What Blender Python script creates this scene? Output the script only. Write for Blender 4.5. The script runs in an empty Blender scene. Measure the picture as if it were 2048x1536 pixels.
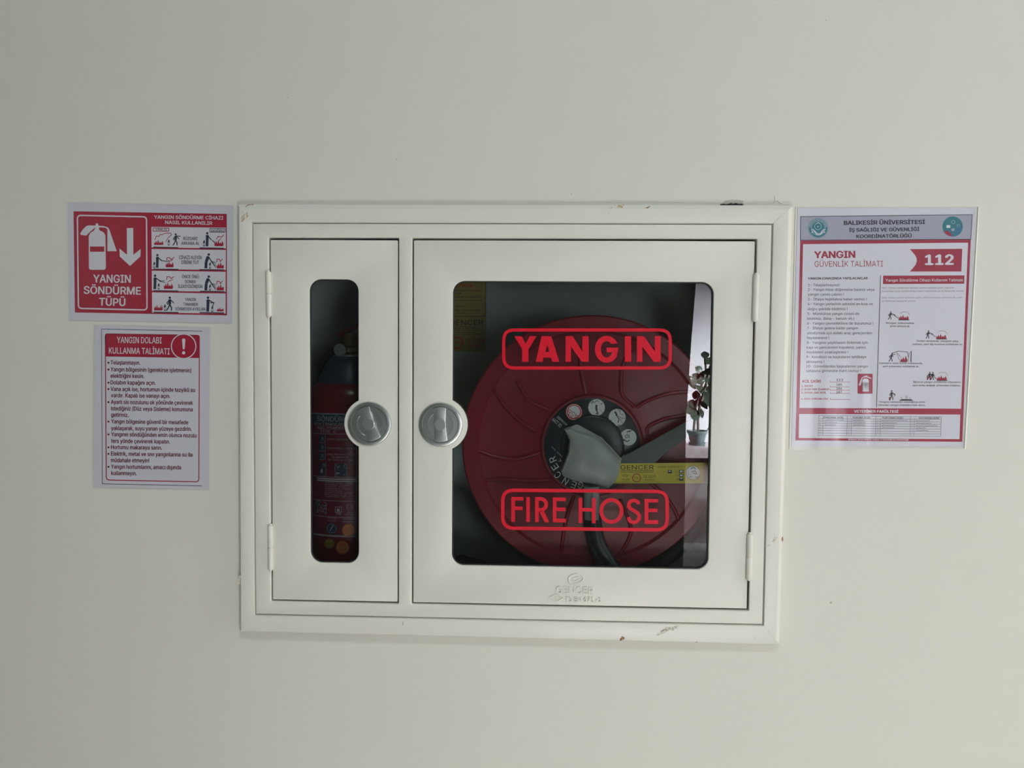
import bpy, bmesh, math, random, os
from mathutils import Vector, Matrix
from mathutils.geometry import delaunay_2d_cdt
random.seed(7)
S = bpy.context.scene
COL = S.collection

# ------------------------------------------------------------------ camera
F = 1538.0; D = 1.385; ZC = 1.5
_a, _b, _c = (math.radians(v) for v in (2.66201198, 2.02783605, 0.54092386))
Rx = Matrix(((1,0,0),(0,math.cos(_a),-math.sin(_a)),(0,math.sin(_a),math.cos(_a))))
Ry = Matrix(((math.cos(_b),0,math.sin(_b)),(0,1,0),(-math.sin(_b),0,math.cos(_b))))
Rz = Matrix(((math.cos(_c),-math.sin(_c),0),(math.sin(_c),math.cos(_c),0),(0,0,1)))
RC = Rz @ Ry @ Rx @ Matrix(((1,0,0),(0,0,-1),(0,1,0)))      # world -> camera (x right, y down, z forward)
CAM = Vector((0, -D, ZC))
cd = bpy.data.cameras.new('camera'); cam = bpy.data.objects.new('camera', cd); COL.objects.link(cam)
m3 = Matrix((RC[0], -RC[1], -RC[2])).transposed()
cam.matrix_world = Matrix.Translation(CAM) @ m3.to_4x4()
cd.sensor_width = 36; cd.lens = F/2048*36; cd.clip_start = 0.05
S.camera = cam
S.view_settings.view_transform = 'Standard'; S.view_settings.look = 'None'
S.view_settings.gamma = 1; S.view_settings.use_curve_mapping = False
S.view_settings.exposure = 0.0

# ------------------------------------------------------------------ light
w = bpy.data.worlds.new('world'); S.world = w; w.use_nodes = True
w.node_tree.nodes['Background'].inputs[0].default_value = (0.85, 0.93, 1.0, 1)
w.node_tree.nodes['Background'].inputs[1].default_value = 0.6
def area(name, loc, target, sx, sy, power, color):
    l = bpy.data.lights.new(name, 'AREA'); l.shape = 'RECTANGLE'; l.size = sx; l.size_y = sy
    l.energy = power; l.color = color
    o = bpy.data.objects.new(name, l); COL.objects.link(o); o.location = loc
    o.rotation_euler = (Vector(target)-Vector(loc)).to_track_quat('-Z', 'Y').to_euler()
    return o
area('ceiling_light', (0.95, -3.25, 5.2), (0.0, 0, 1.0), 0.45, 0.45, 58, (0.86, 0.98, 1.0))
area('corridor_window_light', (3.2, -0.72, 1.45), (0, -0.1, 1.35), 0.8, 1.3, 26, (1.0, 0.96, 0.86))
area('alcove_window_light', (2.55, -3.9, 1.35), (1.4, -4.8, 1.02), 0.3, 0.4, 125, (0.95, 0.97, 1.0)).data.spread = math.radians(80)
area('low_fill_light', (0.45, -2.0, 0.15), (-0.1, 0, 0.95), 0.6, 0.5, 15.5, (1.0, 0.965, 0.92))  # added fill near the floor to lift the lower wall; no window here
area('left_corridor_light', (-2.6, -2.2, 2.0), (-0.5, 0, 1.2), 1.4, 1.0, 3, (1.0, 0.97, 0.9))

# ------------------------------------------------------------------ mapping helpers
def ray(px, py):
    v = Vector(((px-1024)/F, (py-768)/F, 1.0))
    return RC.transposed() @ v
def W3(px, py, y=0.0):
    d = ray(px, py); t = (y+D)/d.y
    return CAM + d*t
def W(px, py, y=0.0):
    p = W3(px, py, y); return (p.x, p.z)
GLASS_Y = 0.012
def M(px, py, yt, yg=GLASS_Y):                 # a point behind the camera seen mirrored in the glass
    d = ray(px, py); h = W3(px, py, yg)
    d2 = Vector((d.x, -d.y, d.z)); t = (yt-yg)/d2.y
    return h + d2*t

# ------------------------------------------------------------------ materials
def mat(name, color, rough=0.5, metal=0.0, bump=None, spec=0.5, coat=0.0, mottled=None, alpha=1.0, ior=1.5):
    m = bpy.data.materials.new(name); m.use_nodes = True
    nt = m.node_tree; b = nt.nodes['Principled BSDF']
    b.inputs['Base Color'].default_value = (*color, 1); b.inputs['Roughness'].default_value = rough
    b.inputs['Metallic'].default_value = metal; b.inputs['Specular IOR Level'].default_value = spec
    b.inputs['Coat Weight'].default_value = coat; b.inputs['Coat Roughness'].default_value = 0.12
    b.inputs['Alpha'].default_value = alpha; b.inputs['IOR'].default_value = ior
    tc = nt.nodes.new('ShaderNodeTexCoord')
    if bump:
        prev = None
        for sc, st, dist in bump:
            n = nt.nodes.new('ShaderNodeTexNoise'); n.inputs['Scale'].default_value = sc; n.inputs['Detail'].default_value = 3
            nt.links.new(tc.outputs['Object'], n.inputs['Vector'])
            bp = nt.nodes.new('ShaderNodeBump'); bp.inputs['Strength'].default_value = st; bp.inputs['Distance'].default_value = dist
            nt.links.new(n.outputs['Fac'], bp.inputs['Height'])
            if prev: nt.links.new(prev.outputs['Normal'], bp.inputs['Normal'])
            prev = bp
        nt.links.new(prev.outputs['Normal'], b.inputs['Normal'])
    if mottled:
        sc, col2, lo, hi = mottled
        n = nt.nodes.new('ShaderNodeTexNoise'); n.inputs['Scale'].default_value = sc; n.inputs['Detail'].default_value = 6
        nt.links.new(tc.outputs['Object'], n.inputs['Vector'])
        r = nt.nodes.new('ShaderNodeMapRange'); r.inputs[1].default_value = lo; r.inputs[2].default_value = hi
        nt.links.new(n.outputs['Fac'], r.inputs[0])
        mx = nt.nodes.new('ShaderNodeMixRGB'); mx.inputs[1].default_value = (*color, 1); mx.inputs[2].default_value = (*col2, 1)
        nt.links.new(r.outputs[0], mx.inputs[0]); nt.links.new(mx.outputs[0], b.inputs['Base Color'])
    return m
def sheet_mat(name, tint, ior, rough=0.0, bump=None):
    """thin clear sheet: straight-through light with a tint plus a Fresnel reflection"""
    m = bpy.data.materials.new(name); m.use_nodes = True; nt = m.node_tree
    nt.nodes.remove(nt.nodes['Principled BSDF']); out = nt.nodes['Material Output']
    t = nt.nodes.new('ShaderNodeBsdfTransparent'); t.inputs[0].default_value = (*tint, 1)
    g = nt.nodes.new('ShaderNodeBsdfGlossy'); g.inputs['Roughness'].default_value = rough
    f = nt.nodes.new('ShaderNodeFresnel'); f.inputs[0].default_value = ior
    geo = nt.nodes.new('ShaderNodeNewGeometry')
    inv = nt.nodes.new('ShaderNodeMath'); inv.operation = 'SUBTRACT'; inv.inputs[0].default_value = 1
    nt.links.new(geo.outputs['Backfacing'], inv.inputs[1])
    mu = nt.nodes.new('ShaderNodeMath'); mu.operation = 'MULTIPLY'
    nt.links.new(f.outputs[0], mu.inputs[0]); nt.links.new(inv.outputs[0], mu.inputs[1])
    mx = nt.nodes.new('ShaderNodeMixShader')
    nt.links.new(mu.outputs[0], mx.inputs[0]); nt.links.new(t.outputs[0], mx.inputs[1]); nt.links.new(g.outputs[0], mx.inputs[2])
    nt.links.new(mx.outputs[0], out.inputs[0])
    if bump:
        tc = nt.nodes.new('ShaderNodeTexCoord'); mp = nt.nodes.new('ShaderNodeMapping'); mp.inputs['Scale'].default_value = bump[2]
        nt.links.new(tc.outputs['Object'], mp.inputs[0])
        n = nt.nodes.new('ShaderNodeTexNoise'); n.inputs['Scale'].default_value = bump[0]; n.inputs['Detail'].default_value = 1
        nt.links.new(mp.outputs[0], n.inputs['Vector'])
        bp = nt.nodes.new('ShaderNodeBump'); bp.inputs['Strength'].default_value = 1; bp.inputs['Distance'].default_value = bump[1]
        nt.links.new(n.outputs['Fac'], bp.inputs['Height']); nt.links.new(bp.outputs[0], g.inputs['Normal'])
    return m
K = {}
K['wall'] = mat('wall_paint', (0.70, 0.69, 0.62), 0.62, bump=[(3.5, .35, .004), (130, .22, .0006)], spec=0.3)
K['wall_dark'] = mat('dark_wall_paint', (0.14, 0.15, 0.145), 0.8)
K['wall_pale'] = mat('pale_alcove_plaster', (0.80, 0.80, 0.84), 0.8, mottled=(7, (0.62, 0.62, 0.66), .45, .7))
K['ceil'] = mat('ceiling_paint', (0.7, 0.7, 0.66), 0.8)
K['floor'] = mat('grey_floor_tile', (0.52, 0.52, 0.51), 0.4, mottled=(9, (0.40, 0.40, 0.40), .4, .65))
K['joint'] = mat('tile_joint', (0.05, 0.05, 0.05), 0.8)
K['white'] = mat('cream_powder_coat', (0.74, 0.735, 0.665), 0.42, bump=[(260, .16, .0004), (9, .2, .0012)], spec=0.4, mottled=(5, (0.71, 0.70, 0.63), .5, .7))
K['trim'] = mat('cream_trim_paint', (0.735, 0.73, 0.66), 0.36, bump=[(210, .5, .0006), (9, .2, .0012)], spec=0.45)
K['inner'] = mat('cabinet_inside_paint', (0.42, 0.47, 0.47), 0.5)
K['blackrub'] = mat('black_rubber', (0.012, 0.012, 0.013), 0.55)
K['chrome'] = mat('brushed_chrome', (0.54, 0.575, 0.56), 0.33, metal=1.0, bump=[(60, .1, .0004)])
K['chromedark'] = mat('dull_chrome', (0.56, 0.595, 0.58), 0.36, metal=1.0)
K['glass'] = sheet_mat('grey_tinted_glass', (0.56, 0.59, 0.58), 1.85)
K['film'] = sheet_mat('plastic_sleeve_film', (0.97, 0.97, 0.98), 1.38, 0.16, (14, .0015, (1, 1, .4)))
K['lam'] = sheet_mat('laminating_film', (0.96, 0.96, 0.98), 1.38, 0.12, (16, .0022, (1.6, 1, .22)))
K['edge'] = mat('painted_edge_highlight', (0.80, 0.80, 0.77), 0.2)  # pale colour paints the highlight along the film's side edges
K['vinyl'] = mat('red_vinyl', (0.60, 0.004, 0.020), 0.5, spec=0.2)
K['paper'] = mat('print_paper', (0.60, 0.60, 0.65), 0.75)
K['paper2'] = mat('print_paper_bright', (0.66, 0.66, 0.70), 0.7)
K['pred'] = mat('print_crimson', (0.33, 0.004, 0.028), 0.6)
K['pred3'] = mat('print_wine_red', (0.31, 0.018, 0.045), 0.6)
K['pwhite'] = mat('print_white', (0.62, 0.62, 0.66), 0.7)
K['pblack'] = mat('print_black', (0.025, 0.027, 0.04), 0.6)
K['pgrey'] = mat('print_grey', (0.065, 0.065, 0.08), 0.6)
K['pnavy'] = mat('print_navy', (0.020, 0.030, 0.055), 0.6)
K['pmaroon'] = mat('print_maroon', (0.13, 0.008, 0.022), 0.6)
K['plav'] = mat('print_lavender_grey', (0.36, 0.36, 0.43), 0.6)
K['pteal'] = mat('print_teal', (0.02, 0.17, 0.20), 0.6)
K['pblue'] = mat('print_blue_teal', (0.03, 0.15, 0.25), 0.6)
K['rust'] = mat('rust_stain', (0.20, 0.075, 0.025), 0.8, mottled=(300, (0.55, 0.42, 0.25), .45, .6))
K['tan'] = mat('bare_tan_patch', (0.45, 0.34, 0.19), 0.8, mottled=(220, (0.62, 0.58, 0.47), .4, .6))
K['scuff'] = mat('olive_scuff', (0.40, 0.37, 0.26), 0.8, mottled=(240, (0.68, 0.66, 0.58), .38, .55))
K['plaster'] = mat('bare_plaster', (0.50, 0.48, 0.41), 0.9, bump=[(90, .8, .002)])
K['reel'] = mat('red_reel_plastic', (0.24, 0.008, 0.023), 0.34, bump=[(420, .25, .0004)])
K['reelrib'] = mat('red_reel_rib', (0.25, 0.010, 0.025), 0.25)
K['hub'] = mat('black_hub_plastic', (0.018, 0.022, 0.030), 0.35)
K['hose'] = mat('black_hose_rubber', (0.016, 0.022, 0.030), 0.45, bump=[(300, .2, .0004)])
K['steel'] = mat('grey_bracket_steel', (0.10, 0.115, 0.11), 0.5)
K['yellow'] = mat('yellow_sticker', (0.62, 0.52, 0.04), 0.5)
K['yellow2'] = mat('yellow_caution_sticker', (0.34, 0.25, 0.06), 0.5)
K['sblack'] = mat('sticker_black', (0.03, 0.03, 0.02), 0.5)
K['sred'] = mat('sticker_red', (0.50, 0.03, 0.03), 0.5)
K['swhite'] = mat('sticker_white', (0.72, 0.74, 0.76), 0.5)
K['bag'] = mat('cloudy_plastic_bag', (0.42, 0.45, 0.43), 0.32, bump=[(22, .5, .004)], mottled=(14, (0.36, 0.33, 0.25), .50, .7), alpha=0.86)
K['tube'] = mat('clear_nozzle_plastic', (0.55, 0.60, 0.60), 0.15, alpha=0.55)
K['ered'] = mat('shaded_extinguisher_red', (0.14, 0.005, 0.012), 0.3)  # red darkened to carry the left compartment's shade
K['eblue'] = mat('blue_plastic_collar', (0.012, 0.028, 0.055), 0.4)
K['elab'] = mat('shaded_label_red', (0.115, 0.007, 0.024), 0.4)  # label red deepened for the same compartment shade
K['enavy'] = mat('label_navy', (0.016, 0.035, 0.065), 0.4)
K['ewhite'] = mat('shaded_label_white', (0.25, 0.25, 0.28), 0.4)  # white greyed down, compartment shade put into the colour
K['orange'] = mat('orange_seal', (0.42, 0.10, 0.025), 0.45)
K['ygreen'] = mat('olive_yellow_seal', (0.24, 0.20, 0.02), 0.45)
K['brass'] = mat('valve_brass', (0.30, 0.20, 0.10), 0.35, metal=1.0)
K['pot'] = mat('green_grey_pot', (0.12, 0.17, 0.17), 0.5)
K['leaf'] = mat('rubber_plant_leaf', (0.055, 0.080, 0.055), 0.22)
K['stem'] = mat('brown_stem', (0.12, 0.08, 0.06), 0.7)
K['soil'] = mat('soil', (0.03, 0.02, 0.015), 0.9)
K['ledge'] = mat('pinkish_stone_ledge', (0.72, 0.66, 0.68), 0.35, mottled=(12, (0.55, 0.48, 0.50), .45, .65))
K['ledgebase'] = mat('brown_bench_panel', (0.34, 0.26, 0.26), 0.6, mottled=(6, (0.5, 0.46, 0.46), .45, .6))
K['frame'] = mat('white_window_frame', (0.7, 0.7, 0.7), 0.4)

# ------------------------------------------------------------------ object helpers
def finish(me, name, m, parent, kind=None, smooth=True):
    me.name = name
    if smooth:
        me.shade_smooth(); me.set_sharp_from_angle(angle=math.radians(38))
    if m is not None:
        me.materials.clear()
        for k in (m if isinstance(m, (list, tuple)) else [m]): me.materials.append(k)
    o = bpy.data.objects.new(name, me); COL.objects.link(o)
    if parent: o.parent = parent
    if kind: o['kind'] = kind
    return o
def tag(o, label=None, cat=None, group=None):
    if label: o['label'] = label
    if cat: o['category'] = cat
    if group: o['group'] = group
    return o
def empty(name, loc, label, cat):
    o = bpy.data.objects.new(name, None); COL.objects.link(o); o.empty_display_size = .05
    o.location = loc; tag(o, label, cat); return o
def settle(root):                                  # children are built in world space: cancel the root's offset
    inv = Matrix.Translation(root.location).inverted()
    for c in COL.objects:
        if c.parent is root: c.matrix_parent_inverse = inv
def signed(l):
    return sum(l[i][0]*l[(i+1) % len(l)][1]-l[(i+1) % len(l)][0]*l[i][1] for i in range(len(l)))
def plate(name, loops, y0, thick, m, parent=None, bevel=0.0, kind=None, segs=2, smooth=True):
    """filled 2D outline (with holes) in the xz plane, front face at y0, thickness going back"""
    c = bpy.data.curves.new(name, 'CURVE'); c.dimensions = '2D'; c.fill_mode = 'BOTH'
    for i, l in enumerate(loops):
        l = list(l)
        if (signed(l) > 0) != (i == 0): l.reverse()
        s = c.splines.new('POLY'); s.points.add(len(l)-1); s.use_cyclic_u = True
        for p, q in zip(s.points, l): p.co = (q[0], q[1], 0, 1)
    c.extrude = max(thick/2-bevel, 0); c.bevel_depth = bevel; c.bevel_resolution = segs; c.offset = -bevel
    o = bpy.data.objects.new(name, c); me = bpy.data.meshes.new_from_object(o)
    bpy.data.objects.remove(o); bpy.data.curves.remove(c)
    yc = y0+thick/2
    for v in me.vertices:
        x, z, h = v.co; v.co = (x, yc-h, z)
    bm = bmesh.new(); bm.from_mesh(me); bmesh.ops.remove_doubles(bm, verts=bm.verts, dist=1e-6)
    bmesh.ops.recalc_face_normals(bm, faces=bm.faces); bm.to_mesh(me); bm.free()
    return finish(me, name, m, parent, kind, smooth)
def box(name, a, b, m, parent=None, kind=None, bevel=0.0):
    bm = bmesh.new(); bmesh.ops.create_cube(bm, size=1)
    for v in bm.verts:
        v.co = [a[i]+(b[i]-a[i])*(v.co[i]+.5) for i in range(3)]
    if bevel: bmesh.ops.bevel(bm, geom=bm.edges[:], offset=bevel, segments=2, affect='EDGES')
    me = bpy.data.meshes.new(name); bm.to_mesh(me); bm.free()
    return finish(me, name, m, parent, kind)
def boxes(name, lst, m, parent=None, kind=None):
    bm = bmesh.new()
    for a, b in lst:
        g = bmesh.ops.create_cube(bm, size=1)['verts']
        for v in g: v.co = [a[i]+(b[i]-a[i])*(v.co[i]+.5) for i in range(3)]
    me = bpy.data.meshes.new(name); bm.to_mesh(me); bm.free()
    return finish(me, name, m, parent, kind, False)
def lathe(name, cx, cz, prof, m, parent=None, n=64, axis='Y', cy=0.0, a0=0, a1=360):
    """profile (radius, position along the axis) turned about a y axis at (cx, cz) or a z axis at (cx, cy)"""
    V = []; Fc = []; full = (a1-a0) >= 360; k = n if full else n+1
    for r, h in prof:
        for i in range(k):
            t = math.radians(a0+(a1-a0)*i/n)
            if axis == 'Y': V.append((cx+r*math.cos(t), h, cz+r*math.sin(t)))
            else: V.append((cx+r*math.cos(t), cy+r*math.sin(t), h))
    for j in range(len(prof)-1):
        for i in range(n):
            i2 = (i+1) % k
            Fc.append((j*k+i, j*k+i2, (j+1)*k+i2, (j+1)*k+i))
    me = bpy.data.meshes.new(name); me.from_pydata(V, [], Fc)
    bm = bmesh.new(); bm.from_mesh(me); bmesh.ops.remove_doubles(bm, verts=bm.verts, dist=1e-6)
    bmesh.ops.recalc_face_normals(bm, faces=bm.faces); bm.to_mesh(me); bm.free()
    return finish(me, name, m, parent)
def spline(pts, n=8):
    pts = [Vector(p) for p in pts]; out = []
    P = [pts[0]*2-pts[1]]+pts+[pts[-1]*2-pts[-2]]
    for i in range(1, len(P)-2):
        for k in range(n):
            t = k/n; a, b, c, d = P[i-1:i+3]
            out.append(.5*((2*b)+(-a+c)*t+(2*a-5*b+4*c-d)*t*t+(-a+3*b-3*c+d)*t**3))
    return out+[pts[-1]]
def tube(name, pts, r, m, parent=None, res=4, cyclic=False, link=True):
    c = bpy.data.curves.new(name, 'CURVE'); c.dimensions = '3D'
    s = c.splines.new('POLY'); s.points.add(len(pts)-1); s.use_cyclic_u = cyclic
    for i, (p, q) in enumerate(zip(s.points, pts)):
        p.co = (*q, 1)
        if callable(r): p.radius = r(i/(len(pts)-1))
    c.bevel_depth = 1.0 if callable(r) else r; c.bevel_resolution = res; c.use_fill_caps = True
    o = bpy.data.objects.new(name, c); me = bpy.data.meshes.new_from_object(o)
    bpy.data.objects.remove(o); bpy.data.curves.remove(c)
    if not link: return me
    return finish(me, name, m, parent)
def joined(name, meshes, m, parent=None, kind=None):
    bm = bmesh.new()
    for me in meshes: bm.from_mesh(me); bpy.data.meshes.remove(me)
    me = bpy.data.meshes.new(name); bm.to_mesh(me); bm.free()
    return finish(me, name, m, parent, kind)
def rr(x0, x1, z0, z1, r, n=8):
    out = []
    for cx, cz, a in ((x1-r, z1-r, 0), (x0+r, z1-r, 90), (x0+r, z0+r, 180), (x1-r, z0+r, 270)):
        for k in range(n+1):
            t = math.radians(a+90*k/n); out.append((cx+r*math.cos(t), cz+r*math.sin(t)))
    return out
def circ(cx, cz, r, n=40):
    return [(cx+r*math.cos(2*math.pi*k/n), cz+r*math.sin(2*math.pi*k/n)) for k in range(n)]

# ------------------------------------------------------------------ lettering
FONT = {}
try:
    FONT['inter'] = bpy.data.fonts.load(os.path.join(bpy.utils.system_resource('DATAFILES'), 'fonts', 'Inter.woff2'))
except Exception:
    FONT['inter'] = None
def glyphs(s, font='inter', bold=0.0, res=2, space=1.0):
    """filled outlines of a string (non-zero winding, so overlapping contours fill cleanly)"""
    c = bpy.data.curves.new('t', 'FONT'); c.body = s; c.resolution_u = res; c.offset = min(bold, 0); c.space_character = space
    c.fill_mode = 'NONE'
    if FONT.get(font): c.font = FONT[font]
    o = bpy.data.objects.new('t', c); me = bpy.data.meshes.new_from_object(o)
    P2 = [Vector((v.co.x, v.co.y)) for v in me.vertices]; E2 = [tuple(e.vertices) for e in me.edges]
    bpy.data.objects.remove(o); bpy.data.curves.remove(c); bpy.data.meshes.remove(me)
    nxt = dict(E2); loops = []; seen = set()
    if len(nxt) != len(E2):                            # follow the loops by neighbours when directions are mixed
        nb = {}
        for a, b in E2: nb.setdefault(a, []).append(b); nb.setdefault(b, []).append(a)
        nxt = None
    for a in range(len(P2)):
        if a in seen: continue
        l = [a]; seen.add(a); cur = a; prev = -1
        while True:
            if nxt is not None: q = nxt.get(cur)
            else: q = next((t for t in nb[cur] if t != prev and (t not in seen or t == a)), None)
            if q is None or q == a or q in seen: break
            l.append(q); seen.add(q); prev, cur = cur, q
        if len(l) > 2:
            pts = [P2[k] for k in l]
            # vertex order along a loop is the contour's own order: keep ascending index direction
            if l[1] != l[0]+1: pts = [pts[0]]+pts[:0:-1]
            loops.append((min(p.x for p in pts), max(p.x for p in pts), min(p.y for p in pts), max(p.y for p in pts), pts))
    if not P2: return [], []
    V, _, T = delaunay_2d_cdt(P2, E2, [], 1, 1e-7)[:3]
    Fc = []
    for f in T:
        cx_ = sum(V[k].x for k in f)/len(f); cy_ = sum(V[k].y for k in f)/len(f); wn = 0
        for x0, x1, y0, y1, pts in loops:
            if not (x0 <= cx_ <= x1 and y0 <= cy_ <= y1): continue
            p = pts[-1]
            for q_ in pts:
                if p.y <= cy_:
                    if q_.y > cy_ and (q_.x-p.x)*(cy_-p.y)-(cx_-p.x)*(q_.y-p.y) > 0: wn += 1
                elif q_.y <= cy_ and (q_.x-p.x)*(cy_-p.y)-(cx_-p.x)*(q_.y-p.y) < 0: wn -= 1
                p = q_
        if wn: Fc.append(tuple(f))
    return [(v.x, v.y) for v in V], Fc
def heavy(V, bold):                                    # heavier weight: the outline struck again, slightly shifted
    return [(dx, dy) for dx, dy in ((0, 0), (bold, 0), (-bold, 0), (0, bold*.6), (0, -bold*.6))] if bold > 0 else [(0, 0)]
_cap = {}
def caph(font, bold):
    if (font, bold) not in _cap:
        V, _ = glyphs('H', font, bold); _cap[(font, bold)] = (max(v[1] for v in V), min(v[1] for v in V))
    return _cap[(font, bold)]
class Print:
    """flat print: every shape is entered where it stands and lands on the given surface"""
    def __init__(s, surf, org=(0, 0), scale=1.0, step=0.00012, sep=False):
        s.sep = sep; s.grp = ''; s.surf = surf; s.o = org; s.s = scale; s.step = step; s.parts = {}
    def at(s, org, scale): s.o = org; s.s = scale; return s
    def _add(s, key, P, Fc, layer):
        if s.sep: key = '%s:%d' % (key, len(s.parts))
        elif s.grp: key = key+':'+s.grp
        V, F2 = s.parts.setdefault(key, ([], [])); n = len(V)
        for x, y in P: V.append(s.surf(s.o[0]+x/s.s, s.o[1]+y/s.s, layer*s.step))
        for f in Fc: F2.append(tuple(i+n for i in f))
    def poly(s, key, P, layer=1): s._add(key, P, [tuple(range(len(P)))], layer)
    def rect(s, key, x0, y0, x1, y1, layer=1): s.poly(key, [(x0, y0), (x1, y0), (x1, y1), (x0, y1)], layer)
    def crect(s, key, x0, y0, x1, y1, layer=1, n=6):
        s._add(key, [(x0+(x1-x0)*k/n, y) for y in (y0, y1) for k in range(n+1)], [(k, k+1, n+2+k, n+1+k) for k in range(n)], layer)
    def disc(s, key, x, y, r, layer=1, n=28, ry=None):
        s.poly(key, [(x+r*math.cos(2*math.pi*k/n), y+(ry or r)*math.sin(2*math.pi*k/n)) for k in range(n)], layer)
    def ring(s, key, x, y, r, wd, layer=1, n=28, a0=0, a1=360):
        s.stroke(key, [(x+r*math.cos(math.radians(a0+(a1-a0)*k/n)), y+r*math.sin(math.radians(a0+(a1-a0)*k/n))) for k in range(n+(a1-a0 < 360))], wd, layer, a1-a0 >= 360)
    def stroke(s, key, P, wd, layer=1, closed=False):
        n = len(P); L = []; R = []
        for i in range(n):
            a = P[i-1] if (i or closed) else None; b = P[(i+1) % n] if (i < n-1 or closed) else None; p = P[i]
            def nrm(u, v):
                d = math.hypot(v[0]-u[0], v[1]-u[1]) or 1; return (-(v[1]-u[1])/d, (v[0]-u[0])/d)
            n1 = nrm(a, p) if a else nrm(p, b); n2 = nrm(p, b) if b else n1
            mx, my = n1[0]+n2[0], n1[1]+n2[1]; dd = mx*n1[0]+my*n1[1]
            k = wd/2/max(dd, .35); L.append((p[0]+mx*k, p[1]+my*k)); R.append((p[0]-mx*k, p[1]-my*k))
        V = L+R; m = n if closed else n-1
        s._add(key, V, [(i, (i+1) % n, n+(i+1) % n, n+i) for i in range(m)], layer)
    def rrect(s, P, r, n=5):
        """rounded version of a quad given by its corners"""
        out = []
        for i in range(4):
            a, p, b = P[i-1], P[i], P[(i+1) % 4]
            def tow(q):
                d = math.hypot(q[0]-p[0], q[1]-p[1]); return (p[0]+(q[0]-p[0])*r/d, p[1]+(q[1]-p[1])*r/d)
            u, v = tow(a), tow(b)
            for k in range(n+1):
                t = k/n; t2 = t
                x = (1-t2)**2*u[0]+2*t2*(1-t2)*p[0]+t2*t2*v[0]; y = (1-t2)**2*u[1]+2*t2*(1-t2)*p[1]+t2*t2*v[1]
                out.append((x, y))
        return out
    def text(s, key, txt, x0, y0, x1, y1, h, bold=0.0, layer=2, font='inter', res=2):
        V, Fc = glyphs(txt, font, bold, res)
        if not V: return
        c1, c0 = caph(font, bold); mn = min(v[0] for v in V); mxx = max(v[0] for v in V)
        dx, dy = x1-x0, y1-y0; L = math.hypot(dx, dy) or 1; ux, uy = dx/L, dy/L
        for k, (sx, sy) in enumerate(heavy(V, bold)):
            P = []
            for x, y in V:
                a = (x+sx-mn)/(mxx-mn)*L; b = (y+sy-c0)/(c1-c0)*h
                P.append((x0+ux*a+uy*b, y0+uy*a-ux*b))
            s._add(key, P, Fc, layer+k*.06)
    def build(s, parent, names):
        for key, (V, Fc) in s.parts.items():
            nm, m = names[key.split(':')[0]]
            me = bpy.data.meshes.new(nm); me.from_pydata(V, [], Fc)
            bm = bmesh.new(); bm.from_mesh(me)
            bm.normal_update()
            for f in bm.faces:
                if f.normal.y > 0: f.normal_flip()
            bm.to_mesh(me); bm.free()
            finish(me, nm, m, parent, None, False)
def plane_surf(y): return lambda px, py, h: tuple(W3(px, py, y-h))

# ================================================================== THE SETTING
WALL_Y = 0.018
# cabinet lines found from the photograph
gL, gR, gT, gB = -0.5219, 0.4093, 1.5+0.2227, 1.5-0.4968
lx0, lx1, rx0, rx1 = -0.4909, -0.2559, -0.2294, 0.3814
dT, dB = 1.5+0.1952, 1.5-0.4699
XL, XR, HC = -3.2, 3.3, 5.4
hole = [(gL-.006, gB-.006), (gR+.006, gB-.006), (gR+.006, gT+.006)]
# the broken plaster notch above the frame, right of the middle
notch = [W(px, py, WALL_Y) for px, py in ((1488, 424), (1487, 407.2), (1483, 406.4), (1478, 407.0), (1473, 404.8), (1467, 407.0), (1464, 405.2), (1458, 406.3), (1452, 407.6), (1450, 405.0), (1446, 404.4), (1443, 405.6), (1440, 408.8), (1441, 424))]
hole += notch+[(gL-.006, gT+.006)]
box('cavity_shade', (gR-.2, WALL_Y+.005, gT+.012), (gR+.02, WALL_Y+.028, gT+.042), K['blackrub'], kind='structure')  # black block close behind the notch, standing in for the shade inside
wf = plate('wall_front', [[(XL, 0), (XR, 0), (XR, HC), (XL, HC)], hole], WALL_Y, 0.03, K['wall'], kind='structure', smooth=False)
# small plaster scars of the wall, above the frame
P = Print(plane_surf(WALL_Y), (1420, 385), 10.24, .0004)
P.poly('scar', [(200, 240), (215, 215), (262, 205), (300, 170), (420, 148), (560, 150), (680, 165), (690, 200), (640, 215), (560, 205), (480, 215), (380, 205), (330, 225)], 1)
P.build(wf, {'scar': ('plaster_scar', K['plaster'])})
def ridge(name, pts, r, y, parent, m, org=(0, 0), sc=1.0):
    me = tube(name, [W3(org[0]+a/sc, org[1]+b/sc, y) for a, b in pts], r, None, link=False)
    return finish(me, name, m, parent)
for pts, r in (([(1320, 60), (1335, 130), (1310, 220)], .0007), ([(1330, 190), (1380, 155), (1420, 205), (1520, 245), (1640, 250)], .0008),
               ([(-3000, 200), (-2500, 190), (-1500, 215), (-900, 200), (-300, 215), (180, 225)], .0005), ([(690, 235), (900, 222), (1100, 238), (1300, 225)], .0006)):
    ridge('plaster_ridge', pts, r, WALL_Y, wf, K['wall'], (1420, 385), 10.24)
for px, py, r in ((793, 318, .0016), (1548, 1212, .0018), (1662, 1205, .0022), (1143, 388, .0012), (575, 195, .0015), (1652, 40, .0012)):
    p = W3(px, py, WALL_Y); lathe('wall_speck', p.x, p.z, [(0, WALL_Y-.0006), (r*.6, WALL_Y-.0005), (r, WALL_Y)], K['plaster'], wf, 10)
box('wall_left', (XL-.05, -6, 0), (XL, 0.045, HC), K['wall_dark'], kind='structure')
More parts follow.
